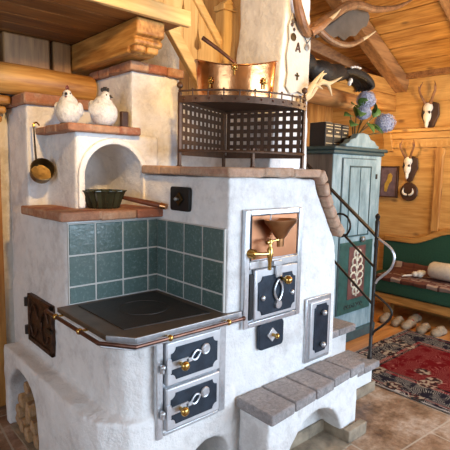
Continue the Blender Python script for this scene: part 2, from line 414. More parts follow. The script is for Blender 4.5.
# left back walls: pale timber strip and log wall
w = MB(); x = -2.1; w.box((-2.1, 3.08, 0), (.878, 3.2, 2.3))
while x < .87: w.box((x + .002, 3.06, 0), (min(x + .148, .88), 3.12, 2.3)); x += .15
struct(w.build('wall_left', M['wood_z'], bevel=.004, root=(0, 0, 0)))
struct(MB().box((.878, 3.1, 0), (2.25, 3.36, 4.4)).build('wall_back', M['wallplaster'], root=(0, 0, 0)))
# walls behind the viewer, with window openings
fw_ = MB()
for lo, hi in (((-2.2, -2.6, 0), (5.2, -2.5, .8)), ((-2.2, -2.6, 2.3), (5.2, -2.5, 4.9)), ((-2.2, -2.6, .8), (1.2, -2.5, 2.3)), ((4.9, -2.6, .8), (5.2, -2.5, 2.3))): fw_.box(lo, hi)
struct(fw_.build('wall_front', M['wallplaster'], root=(0, 0, 0)))
lw = MB()
for lo, hi in (((-2.2, -2.6, 0), (-2.1, 3.3, .8)), ((-2.2, -2.6, 2.2), (-2.1, 3.3, 4.9)), ((-2.2, -2.6, .8), (-2.1, -.6, 2.2)), ((-2.2, 1.2, .8), (-2.1, 3.3, 2.2))): lw.box(lo, hi)
struct(lw.build('wall_side', M['wallplaster'], root=(0, 0, 0)))
for nm, lo, hi, ax in (('window_1', (1.2, -2.58, .8), (4.9, -2.52, 2.3), 0), ('window_2', (-2.18, -.6, .8), (-2.12, 1.2, 2.2), 1), ('added_window', (XW + .02, -2.1, 1.0), (XW + .06, -.3, 2.1), 1)):  # right-wall window is an unseen addition for the steel to reflect
    m = MB(); a0, a1 = lo[ax], hi[ax]; k = 4 if ax == 0 else 2
    for i in range(k + 1):
        c = a0 + (a1 - a0) * i / k
        l, h = list(lo), list(hi); l[ax], h[ax] = max(a0, c - .03), min(a1, c + .03); m.box(l, h)
    for z in (lo[2], hi[2] - .05):
        l, h = list(lo), list(hi); l[2], h[2] = z, z + .05; m.box(l, h)
    struct(m.build(nm, M['wood_z'], root=(0, 0, 0)))
# sloping board ceiling on rafters
def roofz(x): return 2.6 + .5 * (XW - x) if x > 1.0 else 2.6 + .5 * (XW - 1.0) - .5 * (1.0 - x)
rb = MB(); sl = math.atan(.5)
k = 0; bw = .235; L = (XW + .2 - 1.0) / math.cos(sl)
n_ = int(L / bw) + 1
for i in range(n_):
    d0 = i * bw; c = (d0 + bw / 2); cx = XW + .2 - c * math.cos(sl); cz = 2.6 + .5 * (XW - cx) + .03
    Rm = Matrix.Rotation(sl, 3, 'Y')
    rb.obox((cx, .6, cz), (bw - .006, 6.5, .035), Rm)
    cx2 = 1.0 - c * math.cos(sl); cz2 = roofz(cx2) + .03
    if cx2 > -2.4: rb.obox((cx2, .6, cz2), (bw - .006, 6.5, .035), Matrix.Rotation(-sl, 3, 'Y'))
rb.bar((XW + .2, .6, roofz(XW + .2) + .06), (1.0, .6, roofz(1.0) + .06), 6.6, .03).bar((1.0, .6, roofz(1.0) + .06), (-2.4, .6, roofz(-2.4) + .06), 6.6, .03)
struct(rb.build('ceiling', M['wood_v'], bevel=.004, root=(0, 0, 0)))
def rafter(name, y, w=.15, t=.15, x0=XW, x1=1.05):
    return struct(MB().bar((x0, y, roofz(x0) - t / 2 - .01), (x1, y, roofz(x1) - t / 2 - .01), w, t).build(name, M['rafter'], bevel=.008, root=(0, 0, 0)))
rafter('trim_1', 2.70); rafter('trim_2', 1.78); rafter('trim_3', .86)
struct(MB().bar((4.95, 3.02, 2.68), (4.05, 3.56, 3.05), .16, .14).build('trim_4', M['rafter'], bevel=.008, root=(0, 0, 0)))
# eave board, ledge with notched frieze, upright post on right wall
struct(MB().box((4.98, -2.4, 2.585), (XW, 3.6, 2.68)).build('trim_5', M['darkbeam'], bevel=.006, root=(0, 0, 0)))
led = MB().box((4.93, -2.0, 2.0), (XW, 2.80, 2.035)).box((4.985, -2.0, 1.93), (XW, 2.78, 2.0))
led.prism([(4.93, 2.035), (4.97, 1.98), (5.0, 1.87), (5.02, 1.80), (XW, 1.80), (XW, 2.035)], 1, 2.76, 2.86)
struct(led.build('trim_6', M['wall_wood'], bevel=.005, root=(0, 0, 0)))
den = MB().box((5.025, -2.0, 1.835), (XW, 2.76, 1.93))
for i in range(44): 
    yy = 2.70 - i * .055; den.prism([(yy - .008, 1.85), (yy + .008, 1.85), (yy + .011, 1.885), (yy, 1.9), (yy - .011, 1.885)], 0, 5.018, 5.03)
struct(den.build('trim_7', M['wall_wood'], root=(0, 0, 0)))
ps = MB().prism([(2.17, .93), (2.25, .93), (2.25, 1.74)] + [(2.21 + .055 * math.cos(a), 1.78 + .055 * math.sin(a)) for a in [(-.6 + (PI + 1.2) * i / 10) for i in range(11)]] + [(2.17, 1.74)], 0, 5.0, XW)
struct(ps.build('trim_8', M['wood_z'], bevel=.006, root=(0, 0, 0)))
# header boards (tie wall) between ceiling and log
hd = MB().box((3.0, 2.76, 2.25), (XW - .002, 2.86, 2.42)).box((3.0, 2.76, 2.423), (XW - .002, 2.86, 2.585))
struct(hd.build('trim_9', M['wood_u'], bevel=.006, root=(0, 0, 0)))

# ---------------------------------------------------------------- loft: deck, beams, stair
m = MB(); yy = 2.17
while yy < 3.2: m.box((-2.05, yy + .003, 2.335), (1.60, yy + .157, 2.375)); yy += .16
m.box((-2.05, 2.18, 2.36), (1.60, 3.2, 2.38))
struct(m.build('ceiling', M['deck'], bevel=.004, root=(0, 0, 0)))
struct(MB().box((-2.05, 2.135, 2.325), (1.63, 2.17, 2.41)).build('trim_10', M['paleu'], bevel=.006, root=(0, 0, 0)))
b = thing('loft_beam', 'squared pine beam with a carved stepped end above the brick-capped pier', 'beam', (1.41, 2.6, 2.165))
pr = [(2.20, 2.333), (3.15, 2.333), (3.15, 2.165), (2.30, 2.165), (2.29, 2.195), (2.225, 2.20), (2.215, 2.225), (2.235, 2.24), (2.20, 2.25)]
MB().prism(pr, 0, 1.325, 1.50).build('beam_body', M['wood_v'], b, bevel=.012)
MB().box((1.335, 2.24, 2.166), (1.41, 2.3, 2.215)).box((1.416, 2.24, 2.166), (1.49, 2.3, 2.215)).build('carved_corbel', M['wood_v'], b, bevel=.014)
lg = MB(); pts = [(x, 2.90 + .004 * math.sin(x * 5), 2.042 + .003 * math.cos(x * 7)) for x in [-2.0 + i * .2 for i in range(18)]]
lg.tube([p for p in pts if p[0] < 1.41], .088, 18)
tag(lg.build('wall_log', M['wood_u']), 'round honey coloured log lying along the top of the left brick ledge', 'log')
m = MB()
for x0, x1 in ((-1.2, -.45), (-.4, .35), (.40, .86), (.90, 1.18), (1.2, 1.32)): m.box((x0, 3.0, 2.0), (x1, 3.1, 2.333))
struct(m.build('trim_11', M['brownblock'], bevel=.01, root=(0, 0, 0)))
cp = MB().box((.35, 2.90, 1.90), (.905, 3.06, 1.95)).box((.35, 2.95, 1.85), (.895, 3.06, 1.895)).box((.35, 3.0, 1.80), (.885, 3.06, 1.845))
struct(cp.build('trim_12', M['wood_u'], bevel=.015, root=(0, 0, 0)))

b = thing('stair_balustrade', 'pale wooden loft stair balustrade with cut-out boards beside the chimney', 'balustrade', (2.05, 2.6, 2.1))
# slanted stringer, handrail, boards with cut-outs, newel
dirx = Vector((.243, 0, -.298)).normalized()
MB().bar((1.72, 2.6, 2.565), (2.10, 2.6, 2.10), .05, .075, (0, 0, 1)).build('stringer', M['paleu'], b, bevel=.006)
MB().bar((1.86, 2.6, 2.86), (2.26, 2.6, 2.40), .06, .06).build('handrail', M['paleu'], b, bevel=.008)
MB().box((2.235, 2.55, 2.0), (2.345, 2.65, 2.66)).box((2.225, 2.54, 2.66), (2.355, 2.66, 2.70)).prism([(2.235, 2.70), (2.345, 2.70), (2.30, 2.74), (2.28, 2.74)], 1, 2.55, 2.65).build('newel_post', M['palez'], b, bevel=.008)
def cutboard(x0, x1):
    za = lambda x: 2.565 - (x - 1.72) * 1.224; zb = lambda x: 2.86 - (x - 1.86) * 1.15
    mid = (x0 + x1) / 2; zc = (za(mid) + zb(mid)) / 2
    return (x0, x1, za, zb, zc)
xs = [1.60, 1.755, 1.91, 2.035, 2.235]
for x0, x1 in zip(xs[:-1], xs[1:]):
    za = lambda x: 2.56 - (x - 1.72) * 1.224; zb = lambda x: min(2.86 - (x - 1.86) * 1.15, 3.0)
    z0L, z0R = za(x0), za(x1); z1L, z1R = zb(x0), zb(x1)
    zmL, zmR = z0L * .5 + z1L * .5, z0R * .5 + z1R * .5
    def notch(x, zm, s, k=.022, rev=False):
        pts = [(x, zm - .075), (x + s * k * .35, zm - .06), (x + s * k * 1.35, zm - .045), (x + s * k * 1.2, zm - .015), (x + s * k * .5, zm + .02), (x + s * k * .15, zm + .06), (x, zm + .085)]
        return pts[::-1] if rev else pts
    poly = [(x0 + .002, z0L), (x1 - .002, z0R)] + notch(x1 - .002, zmR, -1) + [(x1 - .002, z1R), (x0 + .002, z1L)] + notch(x0 + .002, zmL, 1, rev=True)
    MB().prism(poly, 1, 2.59, 2.615).build('board', M['palez'], b)

# ---------------------------------------------------------------- masonry stove
st = thing('masonry_stove', 'large white plastered masonry kitchen stove with teal tiles, ovens and brick ledges', 'stove', (1.5, 2.2, 0))
pb = MB()
pb.prism([(.80, 2.87), (.80, 1.80), (.83, 1.70), (.93, 1.60), (1.0, 1.585), (1.5, 1.585), (1.5, 2.87)], 2, 0, .485)
pb.prism([(.905, 3.0), (.905, 1.74), (.935, 1.665), (1.0, 1.61), (1.5, 1.605), (1.5, 3.0)], 2, 0, .838)
pb.box((.92, 2.20, .5), (1.6, 3.0, 1.283))
pb.box((.935, 2.75, 0), (1.7, 3.08, 1.90))
pb.box((1.045, 2.345, 1.25), (1.56, 3.0, 1.732))
pb.box((1.42, 2.42, 1.2), (1.75, 3.0, 2.105)); pb.box((1.7, 2.50, 1.2), (2.32, 3.0, 1.985))
pb.prism([(1.455, 0), (2.345, 0), (2.345, .95), (2.315, 1.13), (2.25, 1.245), (2.165, 1.376), (2.115, 1.45), (2.10, 1.505), (1.455, 1.512)], 1, 1.6, 3.0)
body = pb.build('plaster_body', M['plaster'], st)
off = st.location
r = body.modifiers.new('r', 'REMESH'); r.mode = 'VOXEL'; r.voxel_size = .011; bake(body)
# openings: wood store, ash arch, warming niche
cm = MB().prism([(y_, z_) for y_, z_ in archpoly(2.325, 2.80, -.1, .415)], 0, .6, 1.28)
cm2 = MB().prism(archpoly(1.225, 1.475, -.1, .268), 1, 1.3, 1.95)
cm3 = MB().prism(archpoly(1.085, 1.445, 1.27, 1.675), 1, 2.2, 2.78)
for c_ in (cm, cm2, cm3):
    for v in c_.v: v -= Vector(off)
    c = c_.build('cut', M['black'], root=(0, 0, 0)); c.location = off
    md = body.modifiers.new('c', 'BOOLEAN'); md.operation = 'DIFFERENCE'; md.object = c; md.solver = 'EXACT'; bake(body); bpy.data.objects.remove(c)
organic(body, .011, 5, .016, .16); bake(body)
body.data.polygons.foreach_set('use_smooth', [True] * len(body.data.polygons))
ch = MB(); 
ch.add([(2.10, 1.96, 1.5), (2.475, 1.96, 1.5), (2.475, 2.38, 1.5), (2.10, 2.38, 1.5), (2.215, 1.96, 2.5), (2.45, 1.96, 2.6), (2.45, 2.38, 2.6), (2.215, 2.38, 2.5), (2.25, 1.98, 3.86), (2.44, 1.98, 3.86), (2.44, 2.36, 3.86), (2.25, 2.36, 3.86)],
       [(0, 3, 2, 1)] + [(a, (a + 1) % 4, (a + 1) % 4 + 4, a + 4) for a in range(4)] + [(a + 4, (a + 1) % 4 + 4, (a + 1) % 4 + 8, a + 8) for a in range(4)] + [(8, 9, 10, 11)])
ch = ch.build('chimney', M['plaster'], st); organic(ch, .014, 4, .02, .2); bake(ch)
ch.data.polygons.foreach_set('use_smooth', [True] * len(ch.data.polygons))
rim = MB()
ap_i, ap_o = archpoly(1.087, 1.443, 1.327, 1.673, 20), archpoly(1.052, 1.478, 1.327, 1.706, 20)
for i in range(len(ap_i) - 1):
    a, b_, c, d = ap_i[i], ap_i[i + 1], ap_o[i + 1], ap_o[i]
    rim.add([(p[0], yy_, p[1]) for yy_ in (2.328, 2.36) for p in (a, b_, c, d)], [(0, 1, 2, 3), (7, 6, 5, 4), (0, 4, 5, 1), (2, 6, 7, 3)] + ([(3, 7, 4, 0)] if i == 0 else []) + ([(1, 5, 6, 2)] if i == len(ap_i) - 2 else []))
bmr = rim.build('niche_rim', M['rimplaster'], st)
bmr.modifiers.new('w', 'WELD').merge_threshold = .001; organic(bmr, .006, 3); bake(bmr); bmr.data.polygons.foreach_set('use_smooth', [True] * len(bmr.data.polygons))
# bricks
def bricks(pts, depth, z0, z1, length, name, mat, closed=False, jit=.004, parent=None, inward=1):
    """row of bricks along a plan polyline, 'depth' towards the left of travel * inward"""
    mb = MB()
    for a, b_ in zip(pts[:-1], pts[1:]):
        a, b_ = Vector((*a, 0)), Vector((*b_, 0)); L = (b_ - a).length; d = (b_ - a) / L; nrm = Vector((-d.y, d.x, 0)) * inward
        k = max(1, round(L / length)); s = L / k
        for i in range(k):
            c = a + d * (s * (i + .5)) + nrm * (depth / 2) + Vector((0, 0, (z0 + z1) / 2))
            R = Matrix((d, nrm, Vector((0, 0, 1)))).transposed() @ Euler((random.uniform(-.01, .01), random.uniform(-.01, .01), random.uniform(-.012, .012))).to_matrix()
            mb.obox(c + Vector((0, 0, random.uniform(-jit, jit) * .5)), (s - .004, depth, z1 - z0 + random.uniform(-jit, jit)), R)
    return mb.build(name, mat, parent, bevel=.009, seg=2)
bricks([(.872, 2.70), (.872, 2.145), (1.50, 2.145)], .40, 1.279, 1.327, .21, 'brick_ledge', M['brick'], parent=st)
bricks([(.985, 2.76), (.985, 2.295), (1.41, 2.295)], .30, 1.725, 1.768, .16, 'brick_ledge', M['brick'], parent=st)
bricks([(.915, 3.14), (.915, 2.715), (1.40, 2.715)], .20, 1.893, 1.952, .22, 'brick_ledge', M['brick'], parent=st)
bricks([(1.395, 2.92), (1.395, 2.385), (1.775, 2.385)], .25, 2.10, 2.152, .14, 'brick_ledge', M['brick'], parent=st)
bricks([(1.425, 2.33), (1.425, 1.572), (2.12, 1.572)], .42, 1.512, 1.558, .20, 'brick_ledge', M['tan_brick'], parent=st)
# brick cap stepping down the shoulder (profile x,z)
sh = MB(); prof = smoothpath([(2.10, 0, 1.533), (2.135, 0, 1.485), (2.165, 0, 1.41), (2.215, 0, 1.32), (2.27, 0, 1.24), (2.335, 0, 1.165)], 3)
L_ = [0]
for p, q in zip(prof[:-1], prof[1:]): L_.append(L_[-1] + (q - p).length)
def at_(s_):
    for i in range(len(L_) - 1):
        if s_ <= L_[i + 1] + 1e-9: return prof[i].lerp(prof[i + 1], (s_ - L_[i]) / (L_[i + 1] - L_[i]))
    return prof[-1]
nb = 6
for i in range(nb):
    a, c = at_(L_[-1] * i / nb), at_(L_[-1] * (i + 1) / nb); d = (c - a).normalized(); nn = Vector((-d.z, 0, d.x))
    if nn.x < 0: nn = -nn
    R = Matrix((d, Vector((0, 1, 0)), nn)).transposed()
    sh.obox((a + c) / 2 + nn * .018 + Vector((0, 1.66, 0)), ((c - a).length - .002, .19, .052 + random.uniform(-.006, .006)), R @ Euler((0, random.uniform(-.05, .05), 0)).to_matrix())
sh.build('brick_cap', M['tan_brick'], st, bevel=.012)
# tile panels
def tilepanel(axis, edges, rows, face, sign, nm):
    gm = MB(); a0, a1 = edges[0], edges[-1]; z0, z1 = rows[0], rows[-1]
    t = MB()
    def bx(mb, a, b_, c, d, n0, n1):
        lo = [0, 0, c]; hi = [0, 0, d]; o = 1 - axis
        lo[axis], hi[axis] = a, b_; lo[o], hi[o] = min(n0, n1), max(n0, n1); mb.box(lo, hi)
    bx(gm, a0, a1, z0, z1, face, face + sign * .012)
    for a, b_ in zip(edges[:-1], edges[1:]):
        for c, d in zip(rows[:-1], rows[1:]): bx(t, a + .0045, b_ - .0045, c + .0045, d - .0045, face, face + sign * .016)
    p = t.build(nm, M['tile'], st, bevel=.003)
    gm.build('grout', M['grout'], p)
rows = [.862, .951, 1.108, 1.268]
tilepanel(0, [.925, 1.069, 1.225, 1.380, 1.452], rows, 2.196, -1, 'tile_panel')
tilepanel(1, [1.612, 1.775, 1.928, 2.085, 2.178], rows, 1.452, -1, 'tile_panel')
# cooktop
ctp = [(.865, 2.19), (.865, 1.685), (.945, 1.582), (1.53, 1.578), (1.53, 1.597), (1.452, 1.612), (1.436, 2.18)]
MB().prism(ctp, 2, .836, .860).build('cooktop_frame', M['darksteel'], st, bevel=.003)
es = MB(); 
for a, c in (((.865, 1.685), (.945, 1.582)), ((.945, 1.582), (1.53, 1.578))): es.bar((a[0], a[1], .849), (c[0], c[1], .849), .006, .026)
es.build('cooktop_edge', M['steel'], st, bevel=.002)
MB().prism([(.955, 2.15), (.955, 1.70), (1.395, 1.655), (1.405, 2.15)], 2, .858, .864).build('hot_plate', M['hotplate'], st, bevel=.002)
MB().tube([(1.19 + .12 * math.cos(a), 1.92 + .12 * math.sin(a), .8642) for a in [2 * PI * i / 28 for i in range(29)]], .0022, 5).build('ring_lid', M['hotplate'], st)
rp = [(.83, 2.22, .838), (.83, 1.68, .838), (.925, 1.552, .838), (1.505, 1.548, .838)]
rl = MB().tube(rp, .009, 10).build('guard_rail', M['dkcopper'], st)
MB().tube([(p[0] + (.012 if i < 2 else .004), p[1] + (0 if i < 2 else .012), p[2] - .016) for i, p in enumerate(rp)], .005, 8).build('lower_rail', M['steel'], rl)
for (x, y_) in ((.83, 2.12), (.83, 1.86), (1.09, 1.551), (1.42, 1.549)):
    q = MB().sph((x, y_, .838), .0145, n=12, k=8)
    t_ = (.875, y_, .838) if x < .9 else (x, 1.59, .838)
    q.cyl((x, y_, .838), t_, .006, 8); q.build('rail_bracket', M['brass'], rl)
for p, dd_ in ((rp[0], Vector((0, .01, 0))), (rp[-1], Vector((.01, 0, 0)))): MB().sph(Vector(p) + dd_, .012, n=12, k=8).build('rail_end_knob', M['dkcopper'], rl)
# oven front
YF = 1.598
of = MB(); 
of.box((1.06, 1.575, .375), (1.092, YF, .832)).box((1.412, 1.578, .385), (1.452, YF, .832)).box((1.10, 1.578, .38), (1.412, YF, .395)).box((1.10, 1.578, .803), (1.412, YF, .832)).box((1.095, 1.592, .38), (1.43, YF, .83))
o = of.build('oven_frame', M['steel'], st, bevel=.004); o.location = (-.02, 0, .008)
def ovendoor(z0, z1):
    d = MB().box((1.108, 1.562, z0 + .004), (1.408, 1.59, z1 - .004)).build('oven_door', M['whitesteel'], st, bevel=.006); d.location = (-.026, 0, .014)
    zc = (z0 + z1) / 2
    MB().prism(notched(1.128, 1.388, z0 + .028, z1 - .030, .026), 1, 1.558, 1.564).build('door_inset', M['blue'], d, bevel=.0015)
    lt = MB(); zl = zc - .004
    lt.bar((1.112, 1.553, zl), (1.215, 1.553, zl + .002), .006, .034)
    lt.bar((1.205, 1.553, zl + .003), (1.235, 1.553, zl + .004), .006, .018)
    lt.bar((1.10, 1.553, zl - .0), (1.122, 1.553, zl - .0), .012, .062)
    lp = [(1.232 + .052 * t_, 1.553, zl + .006 + .02 * t_ + sgn * .020 * math.sin(PI * t_)) for sgn, rng in ((1, range(0, 9)), (-1, range(8, -1, -1))) for t_ in [i / 8 for i in rng]]
    lt.tube(lp, .0052, 6)
    lt.tube([(1.235 + .09, 1.553, zl + .031)] + [(1.312 + .02 * math.cos(a), 1.553, zl + .031 + .02 * math.sin(a)) for a in [i * PI / 8 for i in range(17)]], .006, 6)
    lt.cyl((1.313, 1.558, zl + .031), (1.313, 1.546, zl + .031), .017, 14)
    lt.build('latch', M['steel'], d, bevel=.001)
    kb = MB().cyl((1.172, 1.555, zl), (1.172, 1.53, zl), .009, 12).sph((1.172, 1.517, zl), (.021, .017, .021), n=16, k=10)
    kb.build('knob', M['brass'], d)
    MB().cyl((1.087, 1.565, zl - .012 + .02), (1.087, 1.565, zl - .045 + .02), .011, 12).sph((1.087, 1.56, zl + .0), .0125, n=12, k=8).build('hinge', M['steel'], d)
ovendoor(.600, .802); ovendoor(.396, .596)
# ---- water tank front
tk = MB()
X0, X1, Z0, Z1 = 1.560, 1.992, .760, 1.350
for lo, hi in (((X0, 1.572, Z0), (X0 + .034, YF, Z1)), ((X1 - .034, 1.572, Z0), (X1, YF, Z1)), ((X0 + .034, 1.572, Z1 - .03), (X1 - .034, YF, Z1)), ((X0 + .034, 1.572, Z0), (X1 - .034, YF, Z0 + .028)), ((X0 + .034, 1.572, 1.055), (X1 - .034, YF, 1.095)), ((X0 + .004, 1.59, Z0 + .004), (X1 - .004, YF + .01, Z1 - .004))): tk.box(lo, hi)
o = tk.build('tank_frame', M['steel'], st, bevel=.005); o.location = (-.022, 0, .006)
MB().box((1.597, 1.583, 1.098), (1.956, 1.592, 1.318)).build('copper_panel', M['copperplate'], st, bevel=.002).location = (-.022, 0, .006)
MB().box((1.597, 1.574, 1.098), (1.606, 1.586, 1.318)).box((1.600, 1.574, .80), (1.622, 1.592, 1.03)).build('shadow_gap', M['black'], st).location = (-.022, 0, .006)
td = MB().box((1.632, 1.566, .792), (1.952, 1.586, 1.050)).build('tank_door', M['whitesteel'], st, bevel=.006); td.location = (-.024, 0, .008)
MB().prism(notched(1.652, 1.932, .812, 1.012, .028), 1, 1.560, 1.568).build('door_inset', M['blue'], td, bevel=.0015)
dl = MB().box((1.765, 1.548, .998), (1.812, 1.562, 1.062)).box((1.742, 1.545, 1.06), (1.80, 1.575, 1.085))
lp = [(1.790 + sgn * .030 * math.sin(PI * t_) ** .8, 1.552, .985 - .115 * t_) for sgn, rng in ((1, range(0, 9)), (-1, range(8, -1, -1))) for t_ in [i / 8 for i in rng]]
dl.build('door_latch', M['steel'], td, bevel=.002)
MB().tube(lp, .0065, 6).cyl((1.790, 1.562, .855), (1.790, 1.545, .855), .022, 16).build('loop_handle', M['steel'], td)
MB().cyl((1.815, 1.56, .985), (1.815, 1.53, .985), .009, 12).sph((1.818, 1.515, .985), .023, n=16, k=10).build('knob', M['brass'], td)
for bx_, bz in ((1.682, .902), (1.905, .898), (1.682, .83), (1.905, .978)):
    if bz in (.83, .978): continue
    MB().sph((bx_, 1.556, bz), (.014, .010, .014), n=12, k=8).build('bolt', M['steel'], td)
# faucet and funnel
tp = MB().cyl((1.598, 1.59, 1.145), (1.612, 1.55, 1.142), .024, 16).tube([(1.61, 1.56, 1.142), (1.66, 1.535, 1.140), (1.712, 1.53, 1.140)], .0095, 10)
tp.lathe([(.006, -.085), (.010, -.083), (.009, -.05), (.014, -.02), (.015, .02), (.009, .03), (.009, .05), (.013, .052), (.010, .066), (.005, .07)], (1.698, 1.53, 1.142), 14)
tp = tp.build('tap', M['brass'], st); tp.location = (-.03, 0, .0)
MB().tube([(1.672, 1.53, 1.196), (1.70, 1.53, 1.199), (1.735, 1.53, 1.203), (1.765, 1.53, 1.205)], [.009, .006, .006, .010], 10).build('tap_handle', M['brass'], tp)
fn = MB().lathe([(.022, -.10), (.024, -.06), (.034, -.052), (.040, -.045), (.062, -.015), (.100, .022), (.104, .036), (.098, .036), (.06, -.005), (.03, -.04)], (1.752, 1.53, 1.285), 28, sy=.62)
fn = fn.build('copper_funnel', M['funnel'], st); fn.location = (-.010, 0, -.016)
MB().tube([(1.69, 1.545, 1.32), (1.70, 1.55, 1.345), (1.715, 1.575, 1.345)], .004, 6).build('hanger', M['steel'], fn)
# small black plates and cleaning doors
def rrect(x0, x1, z0, z1, r, n=4):
    out = []
    for cx, cz, a0 in ((x1 - r, z1 - r, 0), (x0 + r, z1 - r, PI / 2), (x0 + r, z0 + r, PI), (x1 - r, z0 + r, 3 * PI / 2)):
        out += [(cx + r * math.cos(a0 + PI / 2 * i / n), cz + r * math.sin(a0 + PI / 2 * i / n)) for i in range(n + 1)]
    return out
p = MB().prism(rrect(1.677, 1.862, .622, .762, .022), 1, 1.576, YF).build('soot_door', M['blue'], st, bevel=.003); p.location = (-.018, 0, .004)
cx, cz = 1.768, .694
MB().prism([(cx - .038, cz), (cx, cz - .038), (cx + .038, cz), (cx, cz + .038)], 1, 1.568, 1.578).build('diamond_plate', M['whitesteel'], p, bevel=.002)
MB().cyl((cx, 1.57, cz), (cx, 1.545, cz), .009, 12).sph((cx + .002, 1.54, cz), .014, n=12, k=8).build('knob', M['brass'], p)
p = MB().prism(rrect(1.885, 2.052, 1.326, 1.452, .016), 0, 1.436, 1.455).build('soot_door', M['black'], st, bevel=.003)
cy, cz = 1.968, 1.389
MB().prism([(cy - .036, cz), (cy, cz - .036), (cy + .036, cz), (cy, cz + .036)], 0, 1.428, 1.438).build('diamond_plate', M['oldbrass'], p, bevel=.002)
MB().cyl((1.436, cy, cz), (1.415, cy, cz), .007, 10).sph((1.412, cy, cz), .011, n=12, k=8).build('knob', M['pewter'], p)
p = MB().box((2.060, 1.583, .448), (2.292, YF, .826)).build('cleaning_door', M['steel'], st, bevel=.004); p.location = (-.016, 0, .004)
MB().box((2.088, 1.572, .47), (2.268, 1.588, .80)).build('door_leaf', M['whitesteel'], p, bevel=.004)
ins = MB().prism(notched(2.118, 2.245, .50, .785, .020), 1, 1.566, 1.574).build('door_inset', M['blue'], p, bevel=.0015)
for z in (.735, .545): MB().cyl((2.185, 1.567, z), (2.185, 1.555, z), .008, 10).sph((2.185, 1.55, z), .016, n=12, k=8).build('knob', M['steel'], ins)
# rusty iron fire door on the left face
p = MB().box((.893, 2.318, .555), (.925, 2.668, .828)).build('fire_door', M['rust'], st, bevel=.006)
q = MB()
for a0, a1, c0, c1 in ((2.318, 2.668, .555, .58), (2.318, 2.668, .803, .828), (2.318, 2.343, .555, .828), (2.643, 2.668, .555, .828)): q.box((.883, a0, c0), (.897, a1, c1))
q.build('door_rim', M['rust'], p, bevel=.003)
q = MB()
for sgn in (1, -1):
    for sz in (1, -1):
        q.tube([(.885, 2.493 + sgn * (.02 + .11 * t_), .69 + sz * (.015 + .075 * math.sin(t_ * PI * .9))) for t_ in [i / 10 for i in range(11)]], .006, 6)
q.sph((.887, 2.493, .69), (.008, .035, .035), n=12, k=8)
q.build('scroll_relief', M['rust'], p)
for z in (.61, .775): MB().cyl((.885, 2.683, z - .025), (.885, 2.683, z + .025), .014, 10).build('hinge', M['iron'], p)
MB().bar((.875, 2.353, .70), (.875, 2.293, .70), .012, .022).build('latch', M['iron'], p, bevel=.002)
# brick faced floors inside openings, plinth
MB().box((.80, 2.345, 0), (1.2, 2.775, .012)).build('niche_floor', M['plinth'], st)
MB().box((.785, 1.85, 0), (.80, 2.335, .07)).build('plinth', M['plinth'], st, bevel=.004)

# ---------------------------------------------------------------- bench and steps
bn = thing('masonry_bench', 'white masonry bench with worn stone seat slabs below the water tank', 'bench', (1.95, 1.48, 0))
def fy(x): return 1.345 + (x - 1.51) * .073
bb = MB().prism([(1.535, fy(1.535) + .035), (2.375, fy(2.375) + .03), (2.375, 1.585), (1.535, 1.585)], 2, 0, .385)
bo = bb.build('bench_body', M['plaster'], bn)
c_ = MB().prism(archpoly(1.665, 2.215, -.1, .275), 1, 1.2, 1.565)
for v in c_.v: v -= Vector(bn.location)
c = c_.build('cut', M['black'], root=(0, 0, 0)); c.location = bn.location
md = bo.modifiers.new('c', 'BOOLEAN'); md.operation = 'DIFFERENCE'; md.object = c; md.solver = 'EXACT'; bake(bo); bpy.data.objects.remove(c)
organic(bo, .010, 4, .010, .12); bake(bo); bo.data.polygons.foreach_set('use_smooth', [True] * len(bo.data.polygons))
xs = [1.512, 1.70, 1.885, 2.06, 2.235, 2.405]
for x0, x1 in zip(xs[:-1], xs[1:]):
    j = random.uniform(-.004, .004)
    q = MB().prism([(x0 + .003, fy(x0) + j), (x1 - .003, fy(x1) + j), (x1 - .003, 1.592), (x0 + .003, 1.592)], 2, .372 + j, .425 + j)
    q.build('seat_slab', M['slab'], bn, bevel=.009)
MB().box((2.205, 1.37, 0), (2.39, 1.415, .075)).box((2.205, 1.41, 0), (2.225, 1.56, .07)).box((1.66, 1.545, 0), (2.22, 1.565, .075)).box((1.655, 1.40, 0), (1.672, 1.56, .07)).box((1.52, 1.352, 0), (1.672, 1.40, .075)).build('stone_plinth', M['plinth'], bn, bevel=.006)
MB().box((1.66, 1.36, 0), (2.22, 1.56, .008)).build('hearth_stone', M['plinth'], bn)
sp = thing('stone_steps', 'white plastered steps with stone treads climbing beside the stove', 'steps', (2.65, 1.9, 0))
MB().box((2.352, 1.65, 0), (2.915, 2.6, .175)).box((2.352, 1.885, 0), (2.93, 2.6, .375)).box((2.352, 2.12, 0), (2.93, 2.6, .575)).build('step_body', M['plaster'], sp, bevel=.015)
for y0, y1, z, x1 in ((1.618, 1.885, .222, 2.955), (1.845, 2.125, .422, 2.985), (2.09, 2.40, .622, 2.97)):
    q = MB(); w_ = (x1 - 2.352) / 3
    for i in range(3): q.box((2.352 + w_ * i + .002, y0, z - .05), (2.352 + w_ * (i + 1) - .002, y1, z + random.uniform(-.003, .003)))
    q.build('tread', M['slab'], sp, bevel=.009)
MB().box((2.352, 1.632, 0), (2.93, 1.65, .07)).build('stone_plinth', M['plinth'], sp, bevel=.004)
